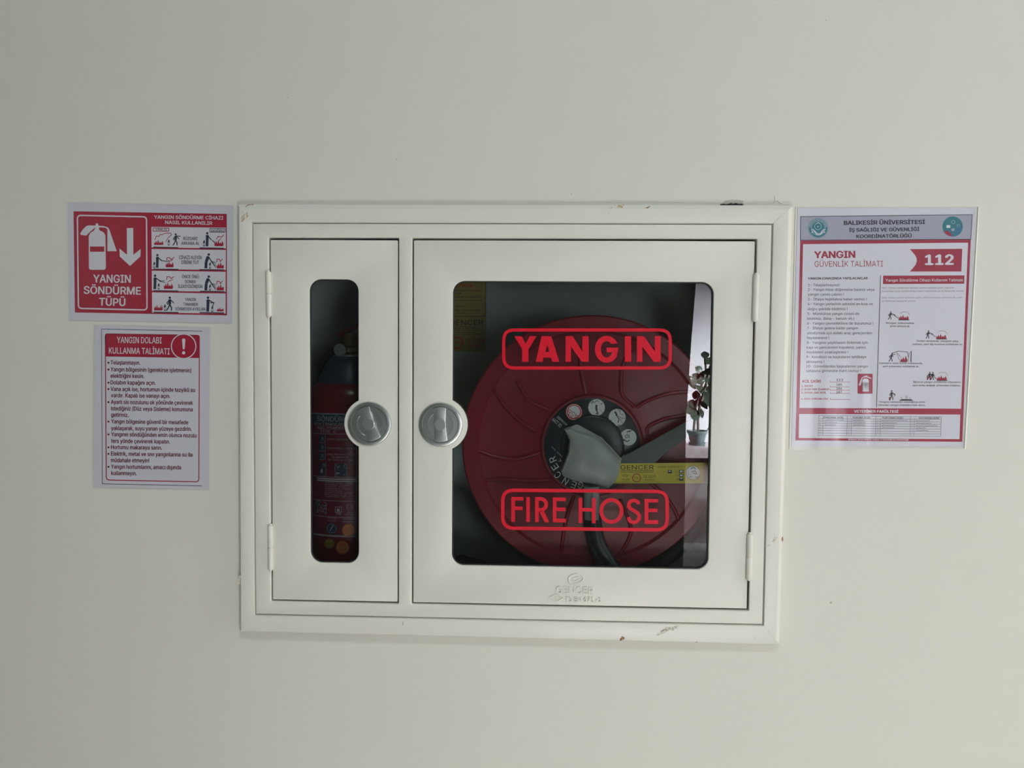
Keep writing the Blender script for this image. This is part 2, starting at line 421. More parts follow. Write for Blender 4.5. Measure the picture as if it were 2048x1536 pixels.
# right wall with two window openings
wy = ((-1.3, -0.2), (-4.6, -3.65)); wz = (1.0, 2.3)
bs = []
ys = [-6, -4.6, -3.65, -1.3, -0.2, 0.045]
for i in range(5):
    if i in (1, 3): bs += [((XR, ys[i], 0), (XR+.06, ys[i+1], wz[0])), ((XR, ys[i], wz[1]), (XR+.06, ys[i+1], HC))]
    else: bs.append(((XR, ys[i], 0), (XR+.06, ys[i+1], HC)))
boxes('wall_right', bs, K['ceil'], kind='structure')
for n, (a, b) in enumerate(wy):
    boxes('window_%d' % (n+1), [((XR, a, wz[0]), (XR+.05, a+.05, wz[1])), ((XR, b-.05, wz[0]), (XR+.05, b, wz[1])), ((XR, a, wz[0]), (XR+.05, b, wz[0]+.05)),
        ((XR, a, wz[1]-.05), (XR+.05, b, wz[1])), ((XR+.01, (a+b)/2-.02, wz[0]), (XR+.04, (a+b)/2+.02, wz[1]))], K['frame'], kind='structure')
box('ceiling', (XL-.05, -6, HC), (XR+.06, 0.045, HC+.05), K['ceil'], kind='structure')
fl = box('floor', (XL-.05, -6, -.05), (XR+.06, 0.045, 0), K['floor'], kind='structure')
# near back wall, dark; its right end is the edge mirrored in the glass
YB = -3.4
e = [M(px, py, YB) for px, py in ((1402, 430), (1392, 565), (1382, 690), (1372, 840), (1370, 1000), (1366, 1140))]
loop = [(XL, 0)]+[(p.x, p.z) for p in reversed(e)]+[(e[0].x+.03, HC), (XL, HC)]
loop[1] = (e[-1].x, max(0.0, e[-1].z)); loop.insert(1, (e[-1].x, 0))
wb = plate('wall_back', [loop], YB-.06, 0.06, K['wall_dark'], kind='structure', smooth=False)
# far alcove: pale wall, stone ledge, potted plant
YA = -4.8
box('wall_alcove', (0.2, YA-.05, 0), (XR, YA, HC), K['wall_pale'], kind='structure')
zl = M(1395, 889, YA+.15).z
lt = box('trim_1', (0.4, YA, zl-.085), (XR, YA+.34, zl), K['ledge'], kind='structure', bevel=.006)
box('trim_2', (0.4, YA, 0), (XR, YA+.26, zl-.085), K['ledgebase'], kind='structure')
for q in range(6):
    y = -2.2-.42*q
    box('tile_joint', (0.3, y-.004, 0), (XR, y+.004, .0008), K['joint'], fl)

# ================================================================== FIRE CABINET
cab = empty('fire_cabinet', (-0.056, 0.0, gB), 'cream recessed metal fire cabinet with a narrow left door and a wide glazed right door', 'cabinet')
O = [W(474, 408), W(1588, 410), W(1561, 1291), W(478, 1264)]        # outer corners TL TR BR BL
I = [(gL, gT), (gR, gT), (gR, gB), (gL, gB)]
def rail(name, i):
    """one mitred side of the surrounding trim: flat face, wide outer bevel, short inner lip"""
    j = (i+1) % 4
    o0, o1, i0, i1 = (Vector(v) for v in (O[i], O[j], I[i], I[j]))
    def mix(a, b, dist, L): return a+(b-a)*(dist/L)
    rows = []
    W0 = (i0-o0).length; W1 = (i1-o1).length
    bv = {0: .0075, 1: .0085, 2: .0025, 3: .0045}[i]
    for fo, y in ((0, WALL_Y+.004), (0, (.0045, .0085, .003, .005)[i]), (.92, .0005), (1.0, 0.0001), (1.12, 0)):
        rows.append((o0+(i0-o0)*(bv*fo*1.41/W0), o1+(i1-o1)*(bv*fo*1.41/W1), y))
    for dd, y in ((.0034, 0), (.0026, .0002), (.0010, .0022), (.0008, .012)):
        rows.append((i0+(o0-i0)*(dd/W0), i1+(o1-i1)*(dd/W1), y))
    V = []; Fc = []; N = 24
    for a, b, y in rows:
        for k in range(N+1):
            p = a+(b-a)*(k/N); V.append((p.x, y, p.y))
    for r in range(len(rows)-1):
        for k in range(N): Fc.append((r*(N+1)+k, r*(N+1)+k+1, (r+1)*(N+1)+k+1, (r+1)*(N+1)+k))
    me = bpy.data.meshes.new(name); me.from_pydata(V, [], Fc)
    bm = bmesh.new(); bm.from_mesh(me); bm.normal_update()
    bmesh.ops.recalc_face_normals(bm, faces=bm.faces)
    if sum(f.normal.y for f in bm.faces) > 0: bmesh.ops.reverse_faces(bm, faces=bm.faces)
    bm.to_mesh(me); bm.free()
    return finish(me, name, K['trim'], cab)
rails = [rail('frame_rail', i) for i in range(4)]                      # top, right, bottom, left
ff = plate('face_frame', [[(gL+.0012, gB+.0012), (gR-.0012, gB+.0012), (gR-.0012, gT-.0012), (gL+.0012, gT-.0012)],
    rr(lx0-.0016, lx1+.0012, dB-.0014, dT+.0016, .0015, 2), rr(rx0-.0016, rx1+.0018, dB-.0014, dT+.0016, .0015, 2)], 0.0006, 0.020, K['white'], cab, bevel=.0018)
# chips, scratches and stains of the trim
def blot(px, py, rx, ry, n=14, rot=0, jag=.35):
    out = []
    for k in range(n):
        t = 2*math.pi*k/n; r = 1+random.uniform(-jag, jag)
        x, y = rx*r*math.cos(t), ry*r*math.sin(t); out.append((px+x*math.cos(rot)-y*math.sin(rot), py+x*math.sin(rot)+y*math.cos(rot)))
    return out
P = Print(plane_surf(-0.0001), sep=True)
P.poly('tan', blot(486, 436, 4.5, 9, 16, .3), 1); P.poly('tan', blot(493, 429, 2, 7, 12, -.1, .6), 1); P.poly('scuff', blot(485, 424, 5, 1.2, 10, .5, .6), 1)
P.stroke('rust', [(491, 414), (496, 410), (504, 408.8), (507, 409.5)], 1.3, 1)
P.poly('scuff', blot(1340, 1257, 16, 4, 22, -.15, .6), 1); P.poly('scuff', blot(1325, 1264, 11, 3, 16, -.4, .6), 1)
P.poly('scuff', blot(1549, 1080, 3.5, 10, 16, .2, .6), 1); P.poly('scuff', blot(1537, 1091, 3, 2.5, 12, 0, .5), 1)
P.poly('rust', blot(1565.2, 1079, 1.8, 5, 12, 0, .4), 1)
P.stroke('scuff', [(481, 1150), (478, 1160), (480, 1168)], 3, 1); P.stroke('scuff', [(492, 470), (491, 480)], .8, 1)
P.stroke('rust', [(806, 1244), (806, 1251)], 1.2, 1)
P.build(rails[0], {'tan': ('bare_patch', K['tan']), 'scuff': ('scuff_mark', K['scuff']), 'rust': ('rust_scratch', K['rust'])})
P = Print(plane_surf(0.003), (1120, 385), 8.904, sep=True)
P.poly('tan', [(1030, 225), (1080, 225), (1120, 250), (1115, 275), (1075, 305), (1035, 325), (1025, 275)], 14)
P.poly('dk', [(1110, 215), (1138, 215), (1125, 235), (1112, 230)], 16); P.stroke('dk', [(925, 260), (905, 300)], 14, 18)
P.poly('dk', [(1512, 275), (1545, 265), (1620, 235), (1575, 270), (1530, 298), (1515, 295)], 18); P.disc('scuff', 985, 222, 12, 16); P.stroke('scuff', [(900, 320), (855, 385)], 8, 26)
P.build(rails[0], {'tan': ('bare_patch', K['tan']), 'scuff': ('scuff_mark', K['scuff']), 'dk': ('rust_scratch', K['rust'])})
P = Print(plane_surf(-0.0001), (1200, 1030), 4.876, sep=True)
P.poly('rust', [(215, 1180), (240, 1195), (235, 1215), (190, 1228), (200, 1200)], 1); P.stroke('rust', [(925, 1244), (955, 1236)], 5, 1)
P.stroke('scuff', [(1512, 1190), (1518, 1215)], 4, 1)
P.build(rails[2], {'rust': ('rust_scratch', K['rust']), 'scuff': ('scuff_mark', K['scuff'])})
P = Print(plane_surf(-0.0001), (1420, 385), 10.24, sep=True)
P.stroke('crk', [(1300, 628), (1360, 560), (1420, 500), (1560, 380)], 6, 1); P.stroke('crk', [(1310, 530), (1390, 410)], 5, 1); P.stroke('crk', [(1360, 760), (1470, 690), (1560, 600), (1590, 560)], 4, 1)
P.build(rails[1], {'crk': ('mitre_crack', K['scuff'])})
for i, dx in ((0, 0), (1, 0), (2, 0), (3, 0)):
    a = Vector(I[i]); b = Vector(O[i]); q = a+(b-a)*.62
    tube('mitre_seam', [(a.x, -.0001, a.y), (q.x, -.0001, q.y)], .00022, K['scuff'] if i in (1, 2) else K['trim'], rails[i], 1)
# inner box with the divider
t = .002; bx0, bx1, bz0, bz1, bd = gL+.004, gR-.004, gB+.004, gT-.004, .27
sh = boxes('box_shell', [((bx0, .0195, bz0), (bx0+t, bd, bz1)), ((bx1-t, .0195, bz0), (bx1, bd, bz1)), ((bx0, .0195, bz0), (bx1, bd, bz0+t)), ((bx0, .0195, bz1-t), (bx1, bd, bz1)),
    ((bx0, bd-t, bz0), (bx1, bd, bz1))], K['inner'], cab)
dv = box('divider', ((lx1+rx0)/2-.001, .0205, bz0+t), ((lx1+rx0)/2+.001, bd-t, bz1-t), K['inner'], cab)

def win_loop(x0, x1, z0, z1, r, side, c, rb):
    l = rr(x0, x1, z0, z1, r, 9); xe = x1 if side > 0 else x0
    dz = math.sqrt(rb*rb-(c[0]-xe)**2); a = math.atan2(dz, xe-c[0]); n = 22; arc = []
    if side > 0:                                       # bite out of the right edge: (walk counter-clockwise, upwards)
        a = math.atan2(dz, xe-c[0])                    # angle > 90 deg since the edge lies left of the centre
        for k in range(n+1):
            tt = (2*math.pi-a)-(2*math.pi-2*a)*k/n; arc.append((c[0]+rb*math.cos(tt), c[1]+rb*math.sin(tt)))
        return l+arc
    for k in range(n+1):
        tt = a-2*a*k/n; arc.append((c[0]+rb*math.cos(tt), c[1]+rb*math.sin(tt)))
    # left edge runs downwards between corner 2 (index 19) and corner 3
    return l[:20]+arc+l[20:]
DY = 0.0035
def make_door(x0, x1, win, lockc, rb, side, label):
    g = .0012
    z0, z1 = dB+g, dT-.0022
    wl = win_loop(*win, .0215, side, lockc, rb)
    d = plate('door', [rr(x0+g, x1-g, z0, z1, .002, 3), wl], DY, .006, K['white'], cab, bevel=.0015)
    d['label'] = label
    ins = .0018
    w2 = (win[0]+ins, win[1]-ins, win[2]+ins, win[3]-ins)
    gl = win_loop(*w2, .0195, side, lockc, rb+ins)
    big = rr(win[0]-.012, win[1]+.012, win[2]-.012, win[3]+.012, .02, 5)
    plate('window_gasket', [big, gl], DY+.0058, .0018, K['blackrub'], d)
    gm = plate('window_pane', [rr(win[0]-.010, win[1]+.010, win[2]-.010, win[3]+.010, .02, 5)], GLASS_Y, 0.0, K['glass'], d, smooth=False)
    for p in gm.data.polygons:
        if p.normal.y > 0: p.flip()
    return d
def avg(a, b): return (a+b)/2
lw = (avg(W(618, 700, DY)[0], W(621, 1000, DY)[0]), W(717, 850, DY)[0], W(667, 1126, DY)[1], W(667, 558.5, DY)[1])
rw = (-0.1574, 0.3088, 1.5-.3982, 1.5+.1206)
rw = (rw[0], rw[1]+.0004, rw[2], rw[3])
lc = W(739, 847.5, DY); rc = W(881, 849, DY)
dl = make_door(lx0, lx1, lw, lc, .0468, 1, 'narrow left door with a tall slot window')
dr = make_door(rx0, rx1, rw, rc, .0492, -1, 'wide right door with a large tinted window')

# ---- locks: dished chrome disc with ring grooves and an hourglass turning handle
def lock(c, ang, parent):
    cx, cz = c; f = DY
    prof = [(.0405, f), (.0405, f-.0012), (.0392, f-.0030), (.0370, f-.0036), (.0334, f-.0036), (.0328, f-.0026), (.0322, f-.0014), (.0318, f-.0014), (.0312, f-.0026), (.0232, f-.0028), (.0226, f-.0020), (.0222, f-.0003), (.0, f-.0001)]
    lathe('lock_plate', cx, cz, prof, K['chrome'], parent, 72)
    out = []
    R, wI = .0318, .0092
    for s in (1, -1):
        a0 = math.radians(68 if s > 0 else 248); a1 = math.radians(112 if s > 0 else 292)
        for k in range(9):
            t = a0+(a1-a0)*k/8; out.append((R*math.cos(t), R*math.sin(t)))
        bt = out[-1]
        ex = -wI if s > 0 else wI
        for k in range(1, 9):                          # curve in towards the waist
            u = k/9; z = bt[1]*(1-2*u)
            out.append((ex*(1+.32*abs(1-2*u)**1.6), z))
    ca, sa = math.cos(ang), math.sin(ang)
    lp = [(cx+x*ca-z*sa, cz+x*sa+z*ca) for x, z in out]
    plate('lock_handle', [lp], f-.0052, .0058, K['chromedark'], parent, bevel=.0009)
    lathe('lock_boss', cx, cz, [(.0105, f-.0050), (.0105, f-.0074), (.0098, f-.0082), (.0, f-.0082)], K['chromedark'], parent, 40)
    ticks = []
    for s in (1, -1):
        ticks = []
        for k in range(7):
            t = math.radians(90*s)+math.radians(-18+6*k)+ang
            x, z = cx+.0283*math.cos(t), cz+.0283*math.sin(t)
            ticks.append(((x-.0005, f-.0056, z-.0011), (x+.0005, f-.0050, z+.0011)))
        boxes('embossed_ticks', ticks, K['chrome'], parent)
lock(lc, math.radians(21), dl)
lock(rc, math.radians(3), dr)

# ---- hinges
def hinge(px0, py0, px1, py1, parent):
    a = W3(px0, py0, .0005); b = W3(px1, py1, .0005); R = .0052
    mid = a+(b-a)*.5; d = (b-a).normalized(); ms = []
    for p, q in ((a, mid-d*.0006), (mid+d*.0006, b)):
        ms.append(tube('k', [p, q], R, None, None, 5, link=False))
    ms.append(tube('k', [a-d*.003, a+d*.002], R*.62, None, None, 4, link=False)); ms.append(tube('k', [b-d*.002, b+d*.0025], R*.62, None, None, 4, link=False))
    ms.append(tube('k', [mid-d*.001, mid+d*.001], R*.8, None, None, 4, link=False))
    return joined('hinge', ms, K['white'], parent)
hinge(536.5, 544, 538, 632, dl); hinge(541, 1051, 541.5, 1138, dl)
hinge(1512.5, 549, 1509.5, 641, dr); hinge(1500, 1068, 1497.5, 1158, dr)

# ---- red vinyl lettering on the wide door's pane
P = Print(lambda px, py, h: tuple(W3(px, py, GLASS_Y-.0004-h)))
def q(org, s, pts): return [(org[0]+x/s, org[1]+y/s) for x, y in pts]
A7 = ((890, 540), 5.1185); A8 = ((1150, 540), 5.1207)
P.poly('v', q(*A7, [(710, 678), (787, 678), (824, 757), (868, 678), (937, 678), (855, 808), (855, 940), (790, 940), (790, 810)]))
P.at(*A7)
P.poly('v', [(988, 678), (1088, 678), (1074, 765), (1048, 765), (1026, 840), (1015, 885), (1008, 897), (1000, 940), (930, 940)])
P.poly('v', [(1088, 678), (1170, 940), (1100, 940), (1088, 897), (1015, 897), (1015, 840), (1026, 840), (1070, 840), (1048, 765), (1074, 765)])
P.at((0, 0), 1)
def nn(x0, x1, x2, x3, y0, y1):
    dgw = 14
    P.poly('v', [(x0, y0), (x0+dgw, y0), (x2, y1-20.5), (x2, y0), (x3, y0), (x3, y1), (x3-dgw+.5, y1), (x1, y0+20.5), (x1, y1), (x0, y1)])
nn(1131.3, 1142.0, 1164.8, 1177.3, 672.4, 723.6)
y0 = 540+678/5.12; y1 = 540+940/5.12
nn(1150+635/5.12, 1150+690/5.12, 1150+818/5.12, 1150+877/5.12, y0, y1)
P.rect('v', 1150+510/5.12, y0, 1150+575/5.12, y1)
P.at(*A8)
o_ = [(325+122*math.cos(math.radians(t)), 812+138*math.sin(math.radians(t))) for t in range(-26, -335, -10)]
i_ = [(325+60*math.cos(math.radians(t)), 812+84*math.sin(math.radians(t))) for t in range(-40, -332, -10)]
V = o_[:]+[(446, 795), (325, 795), (325, 842), (380, 842)]+list(reversed(i_))
P.poly('v', V)
P.at((0, 0), 1)
P.stroke('v', P.rrect([(1007.5, 660), (1340.5, 660), (1340.5, 736), (1007.5, 736)], 21), 6.4, 1, True)
P.stroke('u', P.rrect([(1005.5, 980.3), (1334.5, 983), (1334.5, 1060), (1005.5, 1056.2)], 22), 6.8, 1, True)
LA = ((890, 840), 4.8); LB = ((1150, 840), 4.8)
P.at(*LA)
P.poly('u', [(637, 738), (752, 740), (752, 773), (672, 772), (672, 830), (745, 831), (745, 865), (672, 864), (672, 977), (637, 977)])
P.poly('u', [(780, 740), (815, 740), (815, 979), (780, 979)])
bowl = [(915, 740)]+[(915+75*math.cos(math.radians(t)), 811+71*math.sin(math.radians(t))) for t in range(-85, 60, 12)]+[(958, 870), (1000, 982), (958, 982), (912, 880), (900, 880), (900, 980), (865, 980), (865, 740)]
P.poly('u', [(865, 740), (900, 740), (900, 980), (865, 980)])
P.stroke('u', [(899, 757)]+[(917+55*math.cos(math.radians(t)), 810+53*math.sin(math.radians(t))) for t in range(-85, 95, 12)]+[(899, 863)], 35)
P.poly('u', [(905, 872), (948, 872), (1001, 982), (957, 982)])
P.poly('u', [(1035, 743), (1160, 745), (1160, 779), (1070, 778), (1070, 839), (1157, 841), (1157, 876), (1070, 874), (1070, 946), (1160, 948), (1160, 984), (1035, 982)])
P.at(*LB)
P.poly('u', [(35, 748), (70, 748), (70, 843), (163, 845), (163, 750), (198, 750), (198, 991), (163, 991), (163, 880), (70, 878), (70, 989), (35, 989)])
P.stroke('u', [(350+98*math.cos(2*math.pi*k/36), 873+106*math.sin(2*math.pi*k/36)) for k in range(36)], 35, 1, True)
P.stroke('u', spline([(612, 808, 0), (600, 785, 0), (566, 772, 0), (530, 785, 0), (516, 818, 0), (532, 850, 0), (566, 870, 0), (600, 893, 0), (617, 928, 0), (603, 965, 0), (566, 983, 0), (528, 968, 0), (512, 932, 0)], 4) and [(p.x, p.y) for p in spline([(612, 808, 0), (600, 785, 0), (566, 772, 0), (530, 785, 0), (516, 818, 0), (532, 850, 0), (566, 870, 0), (600, 893, 0), (617, 928, 0), (603, 965, 0), (566, 983, 0), (528, 968, 0), (512, 932, 0)], 4)], 34)
P.poly('u', [(668, 757), (799, 759), (799, 792), (704, 791), (704, 850), (792, 852), (792, 886), (704, 884), (704, 962), (799, 963), (799, 999), (668, 997)])
P.build(dr, {'v': ('vinyl_lettering', K['vinyl']), 'u': ('vinyl_lettering', K['vinyl'])})

# ---- embossed maker's mark
def emboss(parent):
    z = lambda x, y: W(1050+x/10.24, 1130+y/10.24, DY)
    def ln(pts, r=.0013): return tube('k', [(*[z(a, b)[0]], DY-.0006, z(a, b)[1]) for a, b in pts], r, None, None, 3, link=False)
    ms = []
    sp = lambda pts: [(p.x, p.y) for p in spline([(a, b, 0) for a, b in pts], 6)]
    ms.append(ln(sp([(1070, 172), (960, 205), (900, 250), (890, 310), (925, 375), (985, 390), (1120, 345), (1185, 300), (1185, 240), (1135, 205)]), .0014))
    ms.append(ln(sp([(1105, 240), (1000, 262), (970, 300), (1010, 330), (1080, 305), (1108, 280)]), .0011))
    ms.append(ln([(480, 668), (635, 592), (778, 668), (640, 745), (480, 668)], .0012))
    ms.append(ln(sp([(650, 640), (610, 645), (605, 668), (645, 680), (640, 705), (600, 710)]), .0006)); ms.append(ln([(565, 650), (565, 695)], .0006)); ms.append(ln([(700, 655), (700, 685)], .0008))
    joined('embossed_logo', ms, K['white'], parent)
    for s, x0, yb, x1, yb1, h in (('GENCER', 640, 572, 1400, 588, 140), ('TS EN 671-1', 820, 738, 1560, 748, 95)):
        V, Fc = glyphs(s, 'inter', -.004, 3); c1, c0 = caph('inter', -.004)
        mn = min(v[0] for v in V); mx = max(v[0] for v in V)
        bm = bmesh.new(); vs = []
        for x, y in V:
            a = (x-mn)/(mx-mn); px = x0+(x1-x0)*a; py = yb+(yb1-yb)*a-(y-c0)/(c1-c0)*h
            wx, wz = z(px, py); vs.append(bm.verts.new((wx, DY-.0026, wz)))
        fs = []
        for f in Fc:
            try: fs.append(bm.faces.new([vs[i] for i in f]))
            except ValueError: pass
        bmesh.ops.remove_doubles(bm, verts=bm.verts, dist=1e-7)
        r = bmesh.ops.extrude_face_region(bm, geom=bm.faces[:])
        for v in [e_ for e_ in r['geom'] if isinstance(e_, bmesh.types.BMVert)]: v.co.y = DY+.0003
        bmesh.ops.recalc_face_normals(bm, faces=bm.faces)
        me = bpy.data.meshes.new('embossed_lettering'); bm.to_mesh(me); bm.free()
        finish(me, 'embossed_lettering', K['white'], parent)
emboss(dr)

# ---- yellow caution sticker on the back of the box
YS = bd-t-.0005
c0 = W3(880, 540, YS); c1 = W3(971.5, 703, YS)
st = plate('caution_sticker', [[(c0.x, c1.z), (c1.x, c1.z), (c1.x, c0.z+.02), (c0.x, c0.z+.02)]], YS-.0002, .0002, K['yellow2'], cab, smooth=False)
P = Print(plane_surf(YS-.0003), (900, 555), 9.6)
P.stroke('k', [(-160, 745), (680, 745), (680, -150)], 8); 
P.grp = 'c'; P.text('r', 'CAUTION', -60, 185, 415, 185, 60, .01)
for tx, x0, y, x1 in (('Bu dolabı kapalı tutunuz', -150, 262, 590), ('dikkat', -120, 312, 220), ('KEEP THIS CABINET CLOSED AND', -150, 385, 610), ('ready for use at all times', -150, 450, 610), ('WARNING', 110, 570, 275), ('DO NOT USE THIS HOSE FOR', -100, 640, 580), ('other purposes', 130, 690, 320)):
    P.text('k', tx, x0, y, x1, y, 24, .012)
P.grp = 'g'; P.text('k', 'GENCER', -5, 912, 635, 912, 95, -.005)
for y in (945, 980, 1015, 1050, 1085): P.stroke('k', [(-120 if y < 1040 else 120, y), (640 if y != 1050 else 520, y)], 5)
P.ring('r2', 130, 1255, 110, 22); P.text('r2', 'TSEK', 80, 1270, 180, 1270, 36, .01)
P.text('r', 'CE 1299', 305, 1260, 650, 1260, 78, 0); P.text('r', '89/106/EEC', 345, 1340, 600, 1340, 45, 0)
P.build(st, {'r2': ('red_seal', K['sred']), 'k': ('black_lettering', K['sblack']), 'r': ('red_lettering', K['sred'])})
settle(cab)

# ================================================================== HOSE REEL
YF = 0.062
cx, cz = W(1183.5, 891, YF); k_ = (YF+D)/F
R0 = 261*k_
reel = empty('hose_reel', (cx, .12, cz-R0), 'round red fire hose reel with black hub behind the wide tinted window', 'hose reel')
lathe('front_flange', cx, cz, [(R0, YF+.022), (R0, YF+.003), (R0-.003, YF), (R0-.028, YF), (R0-.033, YF+.006), (.125, YF+.010), (.098, YF+.004), (.094, YF-.004), (.089, YF-.004)], K['reel'], reel, 128)
lathe('rear_flange', cx, cz, [(R0, .205), (R0, .225), (R0-.004, .228), (.05, .228)], K['reel'], reel, 96)
lathe('hub_cap', cx, cz, [(.091, YF+.002), (.090, YF-.006), (.086, YF-.008), (.060, YF-.010), (.058, YF-.014), (.054, YF-.016), (.030, YF-.014), (.0, YF-.014)], K['hub'], reel, 72)
lathe('drum', cx, cz, [(.10, .075), (.10, .228)], K['reel'], reel, 48)
hcx, hcz = W(1190, 915, .13)
for r_, y_, dx, dz in ((.236, .098, 0, .004), (.242, .124, .002, -.002), (.240, .150, -.002, 0), (.234, .176, 0, .003)):
    tube('hose_coil', [(hcx+dx+r_*math.cos(2*math.pi*k/72), y_, hcz+dz+r_*math.sin(2*math.pi*k/72)) for k in range(72)], .0135, K['hose'], reel, 4, True)
# moulded ribs of the flange
def rib(pts, wd=.0075, sm=True):
    p = [Vector(W3(a, b, YF+.007)) for a, b in pts]
    if sm: p = spline(p, 6)
    me = tube('rib', p, wd/2, None, None, 3, link=False)
    finish(me, 'rib', K['reelrib'], reel)
def arcp(r, a0, a1, n=14): return [(1183.5+r*math.cos(math.radians(a0+(a1-a0)*k/n)), 891-r*math.sin(math.radians(a0+(a1-a0)*k/n))) for k in range(n+1)]
rib([(1262, 700), (1246, 730), (1242, 768), (1246, 792), (1269, 814)])
rib([(1272, 816), (1292, 803), (1330, 789), (1370, 784), (1420, 786), (1438, 790)])
rib([(1298, 888), (1294, 868), (1297, 853), (1330, 838), (1372, 831), (1440, 826)])
rib([(1300, 965), (1330, 992), (1350, 1022), (1364, 1056), (1378, 1052), (1400, 1010)])
rib(arcp(243, 148, 184)); rib([(942, 908), (958, 903), (985, 912), (1030, 918), (1080, 905)])
rib(arcp(238, 198, 246)); rib([(1035, 762), (1058, 800), (1102, 822)]); rib([(980, 768), (1010, 812), (1045, 846), (1072, 862)])
rib([(960, 962), (1000, 958), (1060, 962), (1104, 958)]); rib([(1172, 668), (1160, 720), (1172, 790)]); rib(arcp(238, 96, 128)); rib(arcp(238, 268, 300)); rib([(1120, 1120), (1130, 1050), (1148, 990)]); rib([(1240, 1110), (1262, 1060), (1240, 1000)])
# hub lettering and round pictograms
P = Print(plane_surf(YF-.0115)); P.at((1060, 780), 8.535)
def let(s, x, y, ang, h, wd, key='w', bold=0.0):
    a = math.radians(ang); dx, dy = math.cos(a), math.sin(a)
    P.text(key, s, x-dx*wd/2-(-dy)*0, y-dy*wd/2, x+dx*wd/2, y+dy*wd/2, h, bold)
# letters read with their feet towards the rim, running up the left side
ccx, ccy = (1180-1060)*8.535, (885-780)*8.535
def arclet(s, x, y, h, wd, key='w', bold=0.0):           # x,y: centre of the letter; its top faces the rim
    a = math.atan2(y-ccy, x-ccx); ux, uy = math.cos(a), math.sin(a)      # up direction
    rx_, ry_ = -uy, ux                                                    # reading direction, screen coordinates
    bx, by = x-ux*h/2, y-uy*h/2
    P.text(key, s, bx-rx_*wd/2, by-ry_*wd/2, bx+rx_*wd/2, by+ry_*wd/2, h, bold, font='inter')
for s, x, y in (('G', 862, 1625), ('E', 745, 1618), ('N', 605, 1555), ('C', 470, 1450), ('E', 425, 1312), ('R', 388, 1185)):
    arclet(s, x, y, 118, 84)
rk = ['w2', 'w2', 'w3', 'w4', 'w4', 'w4']
def radial(s, x0, y0, x1, y1, h, bold=0.0): P.text(rk.pop(0), s, x0, y0, x1, y1, h, bold)
radial('CE 1299', 550, 600, 410, 470, 58, .01); radial('89/106/EEC', 640, 585, 478, 440, 36, .01)
radial('EN 671-1', 1650, 1170, 1560, 1040, 60); radial('HOSE REEL', 365, 970, 430, 1045, 18); radial('ASSEMBLY', 455, 1065, 570, 1170, 18); radial('Y', 520, 1250, 560, 1190, 50)
for (x, y, r_) in ((1136, 298, 142), (1488, 468, 145), (1678, 808, 140)): P.disc('s', x, y, r_, 2, 36)
P.disc('rr', 750, 376, 142, 2, 36); P.disc('s', 750, 372, 104, 3, 30); P.ring('s', 750, 376, 128, 8, 3)
P.text('rr', 'ASB', 835, 425, 668, 325, 90, -.02, 4)
# instruction drawings on the round stickers
for pts, wd in (([(1040, 230), (1070, 190), (1100, 215), (1140, 180), (1180, 200)], 9), ([(1135, 255), (1130, 300), (1140, 350)], 34), ([(1130, 350), (1160, 385), (1130, 405), (1170, 410)], 18), ([(1200, 225), (1230, 235), (1215, 255)], 9), ([(1190, 330), (1240, 390)], 5), ([(1075, 200), (1060, 240)], 6),
                ([(1445, 370), (1470, 400), (1480, 440)], 30), ([(1480, 440), (1520, 500), (1500, 560)], 14), ([(1490, 430), (1560, 480), (1620, 480)], 7), ([(1530, 400), (1600, 425)], 7), ([(1385, 500), (1370, 520), (1395, 515)], 9), ([(1520, 470), (1585, 570)], 6), ([(1505, 340), (1540, 360), (1530, 380)], 9), ([(1490, 600), (1540, 590)], 9),
                ([(1650, 720), (1690, 700), (1710, 720)], 18), ([(1620, 790), (1660, 760), (1680, 800), (1640, 820), (1620, 790)], 10), ([(1600, 840), (1650, 880), (1700, 860)], 14), ([(1560, 770), (1580, 830), (1620, 880)], 9), ([(1700, 700), (1740, 690)], 12), ([(1690, 760), (1700, 830)], 8)):
    P.stroke('k', pts, wd, 4)
P.build(reel, {'w': ('hub_lettering', K['swhite']), 'w2': ('approval_lettering', K['swhite']), 'w3': ('standard_lettering', K['swhite']), 'w4': ('small_hub_lettering', K['swhite']), 's': ('round_sticker', K['swhite']), 'rr': ('red_ring_sticker', K['sred']), 'k': ('sticker_pictogram', K['sblack'])})
# steel bracket arms that carry the reel from the right side of the box
YA_ = .034
def pxpoly(pts, y): return [W(a, b, y) for a, b in pts]
plate('bracket_arm', [pxpoly([(1228, 932), (1245, 912), (1262, 905), (1375, 842), (1440, 806), (1482, 790), (1482, 845), (1440, 850), (1375, 876), (1340, 898), (1310, 926), (1482, 927), (1482, 968), (1222, 968)], YA_)], YA_, .004, K['steel'], reel, .0006)
ys_ = plate('capacity_sticker', [pxpoly([(1218, 927), (1440, 925), (1440, 966.5), (1216, 967)], YA_-.001)], YA_-.0013, .0004, K['yellow'], reel, smooth=False)
P = Print(plane_surf(YA_-.0014), (1060, 770), 5.535)
P.text('k', 'GENCER', 1000, 936, 1370, 934, 48, -.012); P.stroke('k', [(1005, 950), (1370, 948)], 5); P.stroke('k', [(1005, 967), (1370, 965)], 4)
P.text('k', 'HOSE CAPACITY', 1415, 915, 1700, 913, 18, .0)
P.text('k', '1"', 1478, 972, 1500, 972, 16, 0); P.text('k', '20', 1608, 968, 1638, 968, 18); P.text('k', '25', 1612, 1010, 1640, 1010, 18); P.text('k', '30', 1617, 1055, 1645, 1055, 18)
P.rect('k', 1525, 943, 1570, 978); P.rect('s', 1535, 950, 1560, 960, 2)
for y in (940, 984, 1026): P.rect('k', 1650, y, 1698, y+34); P.rect('s', 1659, y+6, 1690, y+(26 if y < 1020 else 14), 2)
P.stroke('k', [(1022, 1002), (1052, 988), (1084, 1002), (1052, 1016), (1022, 1002)], 4)
